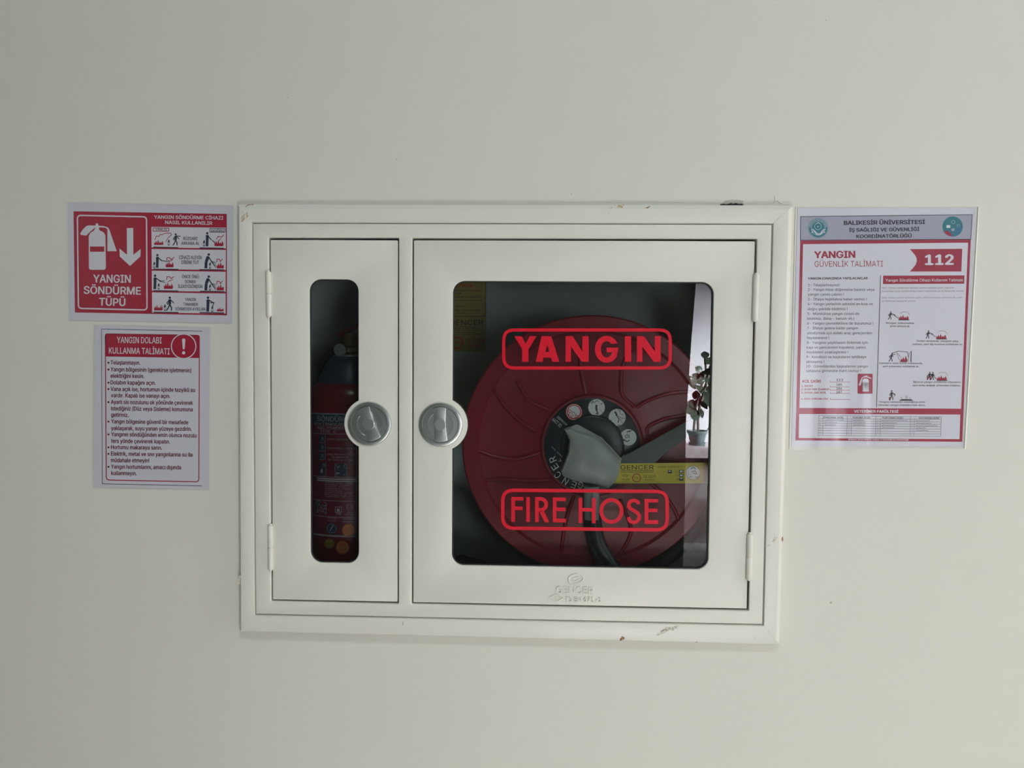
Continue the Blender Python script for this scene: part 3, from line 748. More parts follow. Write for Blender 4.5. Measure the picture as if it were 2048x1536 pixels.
P.text('k', 'TS EN', 1015, 1058, 1095, 1058, 20); P.text('k', '671-1', 1015, 1078, 1085, 1078, 12)
P.ring('r2', 1180, 1028, 44, 9); P.text('r2', 'TSEK', 1150, 1038, 1212, 1038, 20, .01); P.text('k', 'CE 1299', 1258, 1028, 1390, 1026, 28); P.text('k', '89/106/EEC', 1272, 1056, 1380, 1056, 15)
P.disc('s', 1806, 972, 76, 2, 36); P.ring('k', 1806, 972, 77, 4, 3)
for pts, wd in (([(1780, 930), (1810, 910), (1835, 930)], 8), ([(1790, 960), (1830, 950), (1845, 985), (1805, 975)], 7), ([(1770, 1010), (1790, 1020)], 9), ([(1830, 1010), (1850, 1030), (1870, 1010)], 8), ([(1750, 960), (1760, 1000)], 4)): P.stroke('k', pts, wd, 3)
P.build(ys_, {'k': ('black_lettering', K['sblack']), 's': ('white_mark', K['swhite']), 'r2': ('red_seal', K['sred'])})
# nozzle tube and the hose end hanging down
a = W3(1183, 972, .040); b = W3(1184, 1038, .040)
tube('nozzle_tube', [a, a+(b-a)*.5, b], 16.5*k_*.96, K['tube'], reel, 5)
tube('hose_end', spline([W3(x, y, yy) for x, y, yy in ((1188, 1024, .042), (1190, 1050, .042), (1196, 1082, .043), (1212, 1112, .044), (1240, 1150, .046), (1290, 1185, .05))], 6), 14*k_, K['hose'], reel, 5)
tube('hose_end', spline([W3(x, y, yy) for x, y, yy in ((1180, 1034, .046), (1184, 1080, .05), (1204, 1130, .05), (1225, 1170, .05))], 6), 11*k_, K['hose'], reel, 5)
tube('hose_tail', spline([W3(x, y, .20) for x, y in ((900, 1150), (918, 1116), (940, 1120), (985, 1132), (1030, 1142))], 5), .006, K['blackrub'], reel)
settle(reel)

# ================================================================== CLOUDY PLASTIC BAG over the valve
def bag():
    pts = [(1128, 858), (1138, 853), (1152, 862), (1175, 866), (1200, 873), (1222, 894), (1243, 918), (1238, 945), (1232, 962), (1217, 976), (1190, 968), (1150, 962), (1126, 952), (1122, 942), (1136, 905), (1138, 880)]
    yb = .0285; bm = bmesh.new(); mx = sum(p[0] for p in pts)/len(pts); my = sum(p[1] for p in pts)/len(pts)
    loops = []
    for s, dep in ((1.0, 0), (.93, -.006), (.72, -.010), (.4, -.0115)):
        loops.append([bm.verts.new(W3(mx+(a-mx)*s, my+(b-my)*s, yb+dep+random.uniform(-.0012, .0012))) for a, b in pts])
    c = bm.verts.new(W3(mx, my, yb-.012)); n = len(pts)
    for A, B in zip(loops, loops[1:]):
        for i in range(n): bm.faces.new((A[i], A[(i+1) % n], B[(i+1) % n], B[i]))
    for i in range(n): bm.faces.new((loops[-1][i], loops[-1][(i+1) % n], c))
    r = [bm.verts.new(W3(mx+(a-mx)*.96, my+(b-my)*.96, yb+.004)) for a, b in pts]
    for i in range(n): bm.faces.new((loops[0][i], r[i], r[(i+1) % n], loops[0][(i+1) % n]))
    bm.faces.new(r)
    bmesh.ops.recalc_face_normals(bm, faces=bm.faces)
    me = bpy.data.meshes.new('plastic_bag'); bm.to_mesh(me); bm.free()
    o = finish(me, 'plastic_bag', K['bag'], None)
    tag(o, 'cloudy crumpled plastic bag covering the valve in front of the hub', 'bag')
    # thin upper flap and folded seam
    f = plate('bag_flap', [pxpoly([(1136, 856), (1152, 849), (1158, 850), (1203, 875), (1200, 880), (1150, 866)], .030)], .0285, .0008, K['bag'], o)
    tube('folded_seam', [W3(x, y, .0185) for x, y in ((1200, 874), (1222, 897), (1242, 919))], .0016, K['bag'], o, 2)
    tube('folded_seam', [W3(x, y, .0205) for x, y in ((1142, 880), (1140, 905), (1126, 942))], .0014, K['bag'], o, 2)
bag()

# ================================================================== FIRE EXTINGUISHER
ec = .145; er = .079
pl = W3(621.5, 950, ec); ex = pl.x+er*1.012; 
def zpx(py, px=690, y=ec-er*.9): return W(px, py, y)[1]
ext = empty('fire_extinguisher', (ex, ec, gB+.006), 'red powder fire extinguisher standing behind the narrow slot window', 'extinguisher')
zb = gB+.0062; zs = W(640, 795, ec)[1]
dome = [(er*math.cos(math.radians(a)), zs+.050*math.sin(math.radians(a))) for a in range(0, 76, 6)]
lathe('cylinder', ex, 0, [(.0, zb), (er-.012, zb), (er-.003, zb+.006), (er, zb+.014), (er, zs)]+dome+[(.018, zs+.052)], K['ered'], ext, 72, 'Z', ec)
zc = zs+.034
lathe('plastic_collar', ex, 0, [(.062, zc-.004), (.060, zc+.004), (.046, zc+.036), (.036, zc+.048), (.030, zc+.050), (.020, zc+.050)], K['eblue'], ext, 48, 'Z', ec)
lathe('valve_body', ex, 0, [(.019, zc+.03), (.019, zc+.055), (.025, zc+.058), (.025, zc+.066), (.016, zc+.070), (.016, zc+.095), (.0, zc+.097)], K['brass'], ext, 32, 'Z', ec)
lathe('steel_ring', ex, 0, [(.030, zc+.048), (.033, zc+.049), (.033, zc+.052), (.028, zc+.053)], K['chrome'], ext, 40, 'Z', ec)
def bar(name, pts, wd, m):
    bm = bmesh.new(); a = []
    for x, y, z, h in pts: a.append([bm.verts.new((x, y-wd/2, z)), bm.verts.new((x, y+wd/2, z)), bm.verts.new((x, y+wd/2, z+h)), bm.verts.new((x, y-wd/2, z+h))])
    for p_, q_ in zip(a, a[1:]):
        for i in range(4): bm.faces.new((p_[i], p_[(i+1) % 4], q_[(i+1) % 4], q_[i]))
    bm.faces.new(a[0]); bm.faces.new(a[-1]); bmesh.ops.recalc_face_normals(bm, faces=bm.faces)
    me = bpy.data.meshes.new(name); bm.to_mesh(me); bm.free(); finish(me, name, m, ext)
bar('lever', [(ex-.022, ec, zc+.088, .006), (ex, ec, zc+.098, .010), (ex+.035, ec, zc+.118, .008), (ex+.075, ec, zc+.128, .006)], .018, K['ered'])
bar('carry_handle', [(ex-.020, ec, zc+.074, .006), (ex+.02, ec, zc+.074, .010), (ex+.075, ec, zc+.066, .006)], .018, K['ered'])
tube('discharge_hose', spline([(ex-.01, ec, zc+.062), (ex-.035, ec+.006, zc+.060), (ex-.060, ec+.02, zc+.035), (ex-.070, ec+.045, zc-.02), (ex-.055, ec+.080, zc-.09), (ex-.04, ec+.092, zc-.2)], 6), .009, K['hose'], ext, 4)
lathe('pressure_gauge', ex-.012, zc+.062, [(.0, ec-.030), (.012, ec-.030), (.013, ec-.028), (.013, ec-.018)], K['chrome'], ext, 28)
def cyl_surf(R):
    def f(px, py, h):
        d = ray(px, py); rr_ = R+h; ox, oy = CAM.x-ex, CAM.y-ec
        A = d.x*d.x+d.y*d.y; B = 2*(ox*d.x+oy*d.y); C = ox*ox+oy*oy-rr_*rr_; disc = B*B-4*A*C
        if disc < 0:
            t = -B/(2*A)
        else: t = (-B-math.sqrt(disc))/(2*A)
        p = CAM+d*t
        return tuple(p)
    return f
P = Print(cyl_surf(er), step=.0002)
def curve_y(y_r, px):                                    # label lines sag towards the front of the cylinder
    cxp = 701.0; u = min(1, abs(px-cxp)/80); return y_r-6*(1-math.sqrt(max(0, 1-u*u)))*(1 if y_r > 700 else .5)*((y_r-697)/260)
def band(key, y0, y1, x0=624, x1=776, layer=1, n=24):
    V = []; N = n
    for i in range(N+1):
        px = x0+(x1-x0)*i/N; V.append((px, curve_y(y0, px)))
    for i in range(N+1):
        px = x0+(x1-x0)*i/N; V.append((px, curve_y(y1, px)))
    P._add(key, V, [(i, i+1, N+2+i, N+1+i) for i in range(N)], layer)
P.at((0, 0), 1)
band('lab', 828, 1072, 625, 712.5); band('w', 827, 829.5, 624, 712.5, 2); band('navy', 829.5, 849, 625, 712.5, 2)
band('w', 1071, 1074.5, 625, 712, 2); P.stroke('w', [(713.5, 860), (713, 1000), (712, 1064), (709, 1072)], 2.2, 2)
for y in (868.5, 955, 1002.5, 1035): band('w', y-.6, y+.6, 626, 712, 2)
for y in (957.5, 961.5): band('w2', y, y+2.5, 634, 712, 2)
def ctext(key, s, x0, x1, y, h, bold=0.0, layer=3):
    # set on the bent line
    V, Fc = glyphs(s, 'inter', bold, 2); c1_, c0_ = caph('inter', bold); mn = min(v[0] for v in V); mxx = max(v[0] for v in V)
    for k, (sx, sy) in enumerate(heavy(V, bold)):
        Pn = []
        for a, b in V:
            px = x0+(x1-x0)*(a+sx-mn)/(mxx-mn); Pn.append((px, curve_y(y, px)-(b+sy-c0_)/(c1_-c0_)*h))
        P._add(key, Pn, Fc, layer+k*.06)
ctext('w', 'SÖNDÜRÜCÜ', 634, 712, 843.5, 10, .02)
ctext('w', 'EXTINGUISHER', 630, 712, 852, 5.6, .015); ctext('w', 'ABC POWDER', 634, 687.5, 859.5, 6, .015); ctext('w', '113B', 641, 659, 865.8, 5.4, .015); ctext('w', 'C', 667, 673, 866, 5, .015)
for s, x0, x1, y in (('1.PULL OUT SAFETY PIN', 655, 712, 880.5), ('2.HOLD NOZZLE TO THE BASE', 653, 712, 898.5), ('3.PRESS THE HANDLE TO SHOOT', 653, 712, 911), ('IN UNISON AT', 664, 697, 916.5), ('OF THE BASE OF FIRE', 657, 706, 922)): ctext('w2', s, x0, x1, y, 3.2)
for y in (870, 887, 904): P.grp = 'p%d' % y; P.crect('navy', 638, y, 650, y+14, 3); P.stroke('w2', [(638, y+15), (650, y+15), (650.5, y)], .6, 4); P.stroke('w2', [(643, y+11), (645, y+4), (647, y+10)], .9, 4)
P.grp = 'b'; P.crect('navy', 639, 925, 651.5, 951, 3); P.stroke('w2', [(639, 952), (651.8, 953), (652, 925)], .6, 4); P.text('w', 'B', 646, 933.5, 650, 933.5, 7, .01, 5); P.poly('w2', [(641, 941), (644, 936), (646, 943), (643, 947)], 4)
P.grp = 'c'; P.crect('navy', 670, 928, 693.5, 952.5, 3); P.stroke('w2', [(670, 928), (693.5, 928), (693.5, 952.5), (670, 952.5)], .6, 4, True); P.rect('w2', 672, 948.5, 690, 950, 4); P.rect('w2', 672, 945, 679, 947.5, 4); P.text('w', 'C', 687, 936.5, 692.5, 936.5, 7.5, .01, 5); P.stroke('w2', [(673, 931), (676, 936), (679, 931)], .9, 4)
P.grp = 't'
for r_, y in enumerate((967, 971, 975, 979, 983, 987, 991, 995)):
    ctext('w2', ('Söndürme maddesi  ABC tozu', 'Propellant  nitrogen', 'Test basıncı  25 bar', 'Çalışma basıncı  15 bar', 'Operating temperature', 'Çalışma sıcaklığı  -20 +60', 'Net weight  6 kg', 'Toplam ağırlık  9 kg')[r_], 650, (706, 700, 690, 695, 684, 704, 692, 690)[r_], y, 2.2)
P.grp = 'm'
P.poly('navy', [(631, 1005), (636, 1001), (653, 1006), (653, 1028), (635, 1024), (631, 1022)], 3); P.stroke('w2', [(632, 1005), (636, 1001.5), (652.5, 1006), (652.5, 1028), (634, 1024)], .8, 4)
P.text('w', 'ÖSE', 633.5, 1022.5, 650.5, 1025.5, 15, -.005, 5)
P.grp = 'q'; P.stroke('w', [(670.5, 1014), (683, 1014), (683, 1024), (670.5, 1024)], 1.4, 3, True); P.disc('w2', 676.5, 1020, 3.2, 3); P.text('w2', 'TSE', 672, 1029.5, 682, 1029.5, 4, .02)
P.grp = 'ce'; P.ring('w', 699, 1013.5, 5.4, 1.3, 3, 14, 110, 250); P.ring('w', 708.5, 1014, 5.4, 1.3, 3, 14, 110, 250); P.stroke('w', [(703.5, 1014), (707, 1014)], 1.2, 3)
P.grp = 'u'; ctext('w2', '0036 / MED', 694, 710, 1026.5, 2.6); ctext('w2', 'EN 3-7 certified', 690, 710, 1030, 2.2); ctext('w2', 'Dolum tarihi', 656, 674, 1038, 2.4); ctext('w2', 'FULL DATE', 657, 672, 1043.5, 2.6); ctext('w2', 'Son kontrol', 686, 710, 1039, 2.4); ctext('w2', 'CONTROL DATE', 685, 710, 1045, 2.6)
P.grp = 's1'; P.disc('navy', 663, 1057, 11, 5, 30); P.ring('w2', 663, 1057, 9, .5, 6); P.stroke('w2', [(660, 1062), (666, 1051)], 1.6, 6)
P.grp = 's2'; P.disc('or', 697, 1060.5, 13, 5, 30); P.ring('or2', 697, 1060.5, 10, 1, 6); P.stroke('or2', [(694, 1064), (700, 1056)], 1.2, 6)
P.grp = 's3'; P.disc('or', 685, 1095, 13.2, 5, 30); P.ring('or2', 685, 1095, 10, 1, 6); P.stroke('or2', [(680, 1095), (689, 1095)], 2.2, 6)
P.grp = 's4'; P.disc('yg', 658.5, 1087, 9.6, 5, 30); P.ring('navy', 658.5, 1087, 7, .5, 6); P.stroke('navy', [(655, 1086), (658, 1090), (662, 1086)], .8, 6)
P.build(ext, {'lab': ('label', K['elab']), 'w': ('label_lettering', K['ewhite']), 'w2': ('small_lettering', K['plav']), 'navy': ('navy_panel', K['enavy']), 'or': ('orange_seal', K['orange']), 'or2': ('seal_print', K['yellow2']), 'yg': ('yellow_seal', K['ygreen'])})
settle(ext)

# ================================================================== POSTERS
PY = WALL_Y-.0012
def sheet(name, corners, m, y, th, parent=None, curl=0.0):
    q4 = [Vector(W3(a, b, y)) for a, b in corners]; N = 10; V = []; Fc = []
    for face in (0, 1):
        for j in range(N+1):
            for i in range(N+1):
                u, v = i/N, j/N
                p = (q4[0]*(1-u)+q4[1]*u)*(1-v)+(q4[3]*(1-u)+q4[2]*u)*v
                V.append((p.x, p.y+(th if face else 0), p.z))
    n = (N+1)**2
    for f in (0, 1):
        for j in range(N):
            for i in range(N):
                a = f*n+j*(N+1)+i; Fc.append((a, a+1, a+N+2, a+N+1) if f else (a, a+N+1, a+N+2, a+1))
    ed = [i for i in range(N+1)]+[j*(N+1)+N for j in range(1, N+1)]+[N*(N+1)+i for i in range(N-1, -1, -1)]+[j*(N+1) for j in range(N-1, 0, -1)]
    for i in range(len(ed)): a, b = ed[i], ed[(i+1) % len(ed)]; Fc.append((a, b, b+n, a+n))
    me = bpy.data.meshes.new(name); me.from_pydata(V, [], Fc); return finish(me, name, m, parent, None, False)
def film(name, corners, m, y, parent):
    q4 = [Vector(W3(a, b, y)) for a, b in corners]
    me = bpy.data.meshes.new(name); me.from_pydata([tuple(q4[k]) for k in (0, 3, 2, 1)], [], [(0, 1, 2, 3)])
    return finish(me, name, m, parent, None, False)
def zm(org, s, pts): return [(org[0]+x/s, org[1]+y/s) for x, y in pts]
def person(P, x, yf, h, key='n', lean=0, arm=None, walk=False):
    """little stick figure with solid body, feet at yf"""
    r = h*.075; hx = x+lean*h*.35
    P.disc(key, hx, yf-h+r, r*1.15, 3, 12)
    sh = (x+lean*h*.28, yf-h*.80); hip = (x, yf-h*.45)
    P.stroke(key, [sh, hip], h*.20, 3)
    if walk:
        P.stroke(key, [hip, (x-h*.10, yf-h*.2), (x-h*.24, yf)], h*.09, 3); P.stroke(key, [hip, (x+h*.12, yf-h*.22), (x+h*.12, yf)], h*.09, 3)
        P.stroke(key, [sh, (x-h*.2, yf-h*.55), (x-h*.12, yf-h*.42)], h*.07, 3); P.stroke(key, [sh, (x+h*.2, yf-h*.65), (x+h*.28, yf-h*.52)], h*.07, 3)
    else:
        P.stroke(key, [hip, (x-h*.02, yf)], h*.19, 3)
    if arm: P.stroke(key, [sh, arm], h*.07, 3)
def bottle(P, x, yf, h, key='n'):
    P.rect(key, x-h*.16, yf-h*.78, x+h*.16, yf, 3); P.rect(key, x-h*.08, yf-h, x+h*.14, yf-h*.78, 3); P.rect('w', x-h*.09, yf-h*.55, x+h*.09, yf-h*.15, 4)
def fire(P, x0, x1, yf, h, key='r', n=5):
    pts = [(x0+(x1-x0)*.06, yf)]
    for k in range(n):
        u = (k+.2)/n; v = (k+.7)/n
        pts += [(x0+(x1-x0)*u, yf-h*(.55+.4*((k*7) % 3)/2)), (x0+(x1-x0)*v, yf-h*.32)]
    pts += [(x1, yf-h*.6), (x1-(x1-x0)*.08, yf)]
    P.poly(key, pts, 3)

# ---------- poster 1: extinguisher sign, upper left
Z1 = ((120, 390), 5.5351)
p1 = sheet('extinguisher_sign', zm(*Z1, [(95, 85), (1915, 120), (1900, 1420), (105, 1385)]), K['paper'], PY, .0008)
tag(p1, 'landscape red and white extinguisher usage sign, upper of the two papers left of cabinet', 'sign')
P = Print(plane_surf(PY-.0001), *Z1)
P.poly('r0', [(150, 180), (1846, 210), (1848, 1332), (165, 1300)], 1)
P.stroke('w', P.rrect([(192, 225), (958, 242), (963, 1273), (204, 1255)], 40), 15, 2, True)
P.poly('w', [(318, 455), (335, 420), (375, 395), (385, 378), (430, 378), (445, 395), (485, 415), (503, 450), (508, 800), (500, 822), (485, 828), (340, 828), (325, 820), (320, 800)], 2)
P.poly('w', [(395, 315), (422, 315), (424, 340), (490, 345), (530, 360), (545, 380), (628, 622), (525, 622), (525, 380), (505, 362), (432, 358), (432, 380), (385, 380), (390, 358), (360, 385), (330, 410), (300, 440), (285, 450), (225, 438), (225, 425), (250, 385), (290, 345), (320, 336), (395, 338)], 2)
P.rect('r', 332, 570, 490, 628, 3)
P.poly('w', [(740, 366), (810, 366), (812, 662), (893, 598), (890, 680), (775, 785), (662, 682), (658, 592), (742, 662)], 2)
P.text('w', 'YANGIN', 370, 967, 780, 971, 85, .022); P.text('w', 'SÖNDÜRME', 265, 1092, 893, 1102, 82, .022); P.text('w', 'TÜPÜ', 435, 1222, 720, 1228, 82, .022)
P.grp = 'hd'; P.text('w', 'YANGIN SÖNDÜRME CİHAZI', 1042, 262, 1806, 272, 37, .02); P.text('w', 'NASIL KULLANILIR', 1165, 320, 1684, 330, 37, .02)
P.grp = 'pn'
for quad in ([(1012, 352), (1836, 362), (1836, 592), (1014, 580)], [(1014, 598), (1836, 608), (1835, 830), (1016, 822)], [(1016, 838), (1834, 850), (1834, 1072), (1018, 1060)], [(1018, 1078), (1834, 1090), (1834, 1312), (1020, 1303)]): P.poly('w', quad, 2)
for x0, y0, x1, y1 in ((1032, 577, 1310, 583), (1545, 585, 1815, 590), (1032, 821, 1310, 823), (1545, 826, 1815, 829), (1032, 1059, 1310, 1063), (1550, 1066, 1820, 1070), (1036, 1297, 1312, 1301), (1545, 1301, 1815, 1306)): P.grp = 'ln%d' % (x0+y0); P.stroke('n', [(x0, y0), (x1, y1)], 11, 3)
P.grp = 'y'; P.stroke('r', [(1032, 364), (1205, 366), (1203, 402), (1032, 400)], 7, 3, True); P.grp = 'd'; P.stroke('n', [(1661, 370), (1828, 374), (1826, 412), (1660, 410)], 7, 3, True)
P.text('n', 'YANLIŞ', 1055, 392, 1185, 394, 22, .02, 3); P.text('n', 'DOĞRU', 1677, 407, 1812, 409, 24, .02, 3)
P.grp = 'cap'
for s, x0, y0, x1, h in (('RÜZGARI', 1365, 499, 1520, 36), ('ARKANA AL', 1343, 550, 1543, 34), ('CİHAZI ALEVİN', 1318, 709, 1568, 38), ('DİBİNE TUT', 1345, 763, 1538, 38), ('ÖNCE ÖNÜ', 1350, 920, 1535, 34), ('SONRA', 1383, 975, 1503, 34), ('İLERİYİSÖNDÜR', 1307, 1028, 1578, 34), ('YANGIN', 1383, 1173, 1503, 34), ('TAMAMEN', 1365, 1226, 1525, 34), ('SÖNMEDEN AYRILMA', 1275, 1278, 1612, 34)): P.grp = 'cap%d' % y0; P.text('n', s, x0, y0, x1, y0+2, h, .018, 3)
P.grp = '1'; fire(P, 1036, 1150, 553, 62); P.stroke('r', [(1050, 500), (1065, 455), (1095, 460), (1110, 435), (1130, 440), (1160, 425), (1225, 420), (1235, 440), (1200, 470), (1170, 520)], 7, 3); bottle(P, 1204, 558, 62); person(P, 1280, 558, 132, walk=True, arm=(1335, 458))
P.grp = '2'; bottle(P, 1594, 568, 66); person(P, 1630, 568, 156, arm=(1672, 492)); P.stroke('n', [(1655, 480), (1722, 528)], 7, 3); P.stroke('n', [(1690, 510), (1730, 545)], 4, 3); fire(P, 1704, 1815, 566, 80); P.stroke('r', [(1730, 490), (1750, 460), (1790, 465), (1812, 440)], 8, 3); P.stroke('r', [(1760, 510), (1780, 480)], 7, 3)
P.grp = '3'; bottle(P, 1043, 808, 66); person(P, 1078, 806, 152, arm=(1130, 730)); P.stroke('n', [(1110, 722), (1175, 735), (1215, 728)], 9, 3); fire(P, 1165, 1262, 800, 80); P.stroke('r', [(1180, 725), (1185, 695), (1215, 695), (1230, 715), (1265, 688)], 8, 3); P.stroke('r', [(1215, 735), (1250, 715)], 7, 3)
P.grp = '4'; person(P, 1618, 812, 165, lean=.5, arm=(1680, 740)); bottle(P, 1660, 814, 66)
for yy in (745, 765, 790, 805): P.stroke('n', [(1672, 735), (1725, yy)], 6, 3)
fire(P, 1730, 1818, 812, 80, n=4); P.stroke('r', [(1735, 745), (1740, 710), (1765, 712), (1775, 735), (1800, 708)], 8, 3)
P.grp = '5'; person(P, 1052, 1042, 160, arm=(1120, 958)); bottle(P, 1092, 1045, 66); P.stroke('n', [(1100, 952), (1160, 950)], 7, 3); P.stroke('n', [(1100, 955), (1170, 970)], 6, 3); fire(P, 1145, 1255, 1040, 85); P.stroke('r', [(1180, 940), (1185, 905), (1215, 905), (1230, 925), (1262, 902)], 8, 3); P.stroke('r', [(1195, 960), (1250, 935)], 7, 3)
P.grp = '6'; person(P, 1618, 1056, 165, lean=.5, arm=(1680, 984)); bottle(P, 1660, 1058, 66)
for yy in (990, 1010, 1035, 1052): P.stroke('n', [(1672, 980), (1725, yy)], 6, 3)
fire(P, 1730, 1818, 1056, 80, n=4); P.stroke('r', [(1735, 990), (1740, 955), (1765, 957), (1775, 980), (1800, 952)], 8, 3)
P.grp = '7'; fire(P, 1036, 1142, 1278, 72, n=6); bottle(P, 1161, 1282, 68); person(P, 1215, 1280, 155, walk=True)
P.grp = '8'; person(P, 1638, 1290, 165, arm=(1700, 1195)); P.stroke('n', [(1660, 1195), (1705, 1192), (1690, 1230)], 9, 3); bottle(P, 1686, 1295, 66); fire(P, 1733, 1815, 1288, 48)
P.build(p1, {'r0': ('red_panel', K['pred']), 'r': ('red_pictogram', K['pred']), 'w': ('white_print', K['pwhite']), 'n': ('navy_pictogram', K['pnavy'])})
film('plastic_sleeve', zm(*Z1, [(82, 76), (1930, 112), (1912, 1432), (92, 1395)]), K['film'], PY-.0012, p1)

# ---------- poster 2: cabinet instructions, lower left
Z2 = ((170, 640), 4.389)
p2 = sheet('instruction_sheet', zm(*Z2, [(85, 45), (1092, 70), (1085, 1488), (78, 1468)]), K['paper'], PY, .0008)
tag(p2, 'portrait white instruction sheet with red header and exclamation mark, lower left of cabinet', 'sign')
P = Print(plane_surf(PY-.0001), *Z2)
P.stroke('n', [(1030, 98), (145, 79), (152, 1438), (1028, 1456)], 4.5, 1)
P.stroke('r', P.rrect([(178, 122), (1004, 135), (999, 1421), (187, 1404)], 28), 8, 1, True)
P.poly('r', P.rrect([(175, 118), (1008, 132), (1006, 334), (177, 318)], 22)[6*0:], 1); P.poly('r', [(175, 200), (1008, 214), (1005, 334), (178, 320)], 1.4)
P.grp = 'ex'; P.disc('w', 866, 231, 112, 2, 44); P.disc('r', 866, 231, 103, 3, 44)
P.poly('w', [(852, 172), (858, 163), (874, 163), (881, 172), (875, 250), (870, 258), (862, 258), (858, 250)], 4); P.disc('w', 866, 288, 14, 4)
P.grp = 'hd'; P.text('w', 'YANGIN DOLABI', 280, 201, 672, 205, 53, .012); P.text('w', 'KULLANMA TALİMATI', 210, 294, 742, 302, 53, .012)
P.grp = 'bd'
for s, x0, y0, x1, y1, bul in (('Telaşlanmayın.', 225, 390, 485, 393, 1), ('Yangın bölgesinin (gerekirse işletmenin)', 225, 450, 932, 460, 1), ('elektriğini kesin.', 225, 506, 520, 510, 0), ('Dolabın kapağını açın.', 225, 565, 620, 569, 1),
    ('Vana açık ise, hortumun içinde tazyikli su', 225, 622, 965, 632, 1), ('vardır. Kapalı ise vanayı açın.', 228, 678, 747, 684, 0), ('Ayarlı sis nozulunu ok yönünde çevirerek', 228, 736, 947, 745, 1), ('istediğiniz (Düz veya Sisleme) konumuna', 228, 793, 945, 802, 0), ('getiriniz.', 230, 848, 383, 851, 0),
    ('Yangın bölgesine güvenli bir mesafede', 230, 907, 905, 916, 1), ('yaklaşarak, suyu yanan yüzeye gezdirin.', 230, 966, 935, 974, 0), ('Yangının söndüğünden emin olunca nozulu', 230, 1020, 977, 1031, 1), ('ters yönde çevirerek kapatın.', 230, 1078, 745, 1085, 0),
    ('Hortumu makaraya sarın.', 228, 1133, 675, 1138, 1), ('Elektrik, metal ve sıvı yangınlarına su ile', 228, 1190, 945, 1200, 1), ('müdahale etmeyin!', 228, 1247, 563, 1251, 0), ('Yangın hortumlarını, amacı dışında', 228, 1304, 843, 1311, 1), ('kullanmayın.', 230, 1360, 453, 1363, 0)):
    P.text('m', s, x0, y0, x1, y1, 35, .022)
    if bul: P.disc('m', 206, y0-15, 9, 2, 12)
P.build(p2, {'r': ('red_print', K['pred']), 'w': ('white_print', K['pwhite']), 'n': ('thin_border_line', K['pnavy']), 'm': ('maroon_lettering', K['pmaroon'])})
film('plastic_sleeve', zm(*Z2, [(70, 34), (1108, 56), (1098, 1500), (62, 1482)]), K['film'], PY-.0012, p2)

# ---------- poster 3: laminated safety notice, right
Z3 = ((1570, 400), 5.12)
p3 = sheet('safety_notice', [(1595, 416), (1951, 415), (1925.5, 893), (1583, 894)], K['paper2'], PY, .0008)
tag(p3, 'large laminated portrait fire safety notice with red border, right of the cabinet', 'sign')
P = Print(plane_surf(PY-.0001), *Z3)
P.poly('lav', [(160, 170), (1918, 150), (1903, 402), (158, 412)], 1); P.stroke('k', [(160, 170), (1918, 150), (1903, 402), (158, 412)], 6, 2, True)
P.poly('r', [(158, 416), (1903, 406), (1815, 2476), (107, 2461)], 1)
P.poly('w', [(185, 452), (1875, 437), (1803, 2137), (148, 2129)], 1.4); P.poly('w', [(145, 2191), (1795, 2197), (1787, 2449), (141, 2437)], 1.4)
P.text('k', 'BALIKESİR ÜNİVERSİTESİ', 605, 254, 1432, 245, 40, .035); P.text('k', 'İŞ SAĞLIĞI VE GÜVENLİĞİ', 658, 325, 1375, 316, 34, .035); P.text('k', 'KOORDİNATÖRLÜĞÜ', 733, 390, 1295, 383, 34, .035)
P.grp = 'e1'; P.disc('t', 340, 288, 104, 3, 40); P.ring('w', 340, 288, 98, 3, 4, 36); P.ring('w', 340, 288, 72, 3, 4, 30); P.disc('w', 340, 246, 18, 4); P.disc('t', 340, 252, 17, 5)
P.stroke('w', [(275, 300), (300, 312), (325, 342), (345, 348), (365, 342), (385, 312), (408, 298)], 9, 4); P.stroke('w', [(278, 318), (305, 330), (330, 356), (345, 360), (362, 356), (385, 328), (405, 316)], 6, 4); P.ring('w', 338, 270, 34, 3, 4, 20); P.disc('w', 338, 270, 8, 4); P.disc('w', 276, 332, 6, 4); P.disc('w', 405, 332, 6, 4)
for k in range(18):
    a = math.radians(190+k*9.4); P.stroke('w', [(340+80*math.cos(a), 288+80*math.sin(a)), (340+91*math.cos(a), 288+91*math.sin(a))], 5, 4)
P.grp = 'e2'; P.disc('t', 1717, 272, 104, 3, 40); P.poly('b', [(1710, 376), (1760, 360), (1800, 325), (1820, 280), (1780, 262), (1740, 300)], 4)
P.poly('r', [(1628, 318), (1660, 314), (1690, 330), (1712, 372), (1680, 368), (1648, 348)], 4)
P.poly('w', [(1652, 258), (1690, 256), (1694, 284), (1655, 286)], 4); P.ring('lav', 1722, 226, 18, 5, 4, 14); P.poly('lav', [(1702, 294), (1735, 290), (1735, 315), (1706, 320)], 4); P.ring('lav', 1775, 264, 14, 4, 4, 12)
P.grp = 'h'; P.text('r', 'YANGIN', 303, 595, 716, 590, 68, .035); P.text('r', 'GÜVENLİK TALİMATI', 303, 684, 1004, 681, 58, -.012)
P.grp = 'f'
arc = [(1278+72*math.sin(math.pi*k/12), 732-(732-503)*k/12) for k in range(13)]
P.poly('r', arc+[(1815, 500), (1806, 732)], 3); P.text('w', '112', 1440, 662, 1722, 660, 100, .035, 4)
P.grp = 'l'
P.stroke('g', [(979, 772), (937, 2124)], 7, 3)
P.grp = 'bn'; P.poly('r', [(1005, 775), (1838, 772), (1835, 857), (1003, 860)], 3); P.text('w', 'Yangın Söndürme Cihazı Kullanım Talimatı', 1030, 836, 1820, 833, 28, .01, 4)
P.grp = 'bt'; P.text('k', 'YANGIN ESNASINDA YAPILACAKLAR', 235, 815, 847, 812, 23, .03)
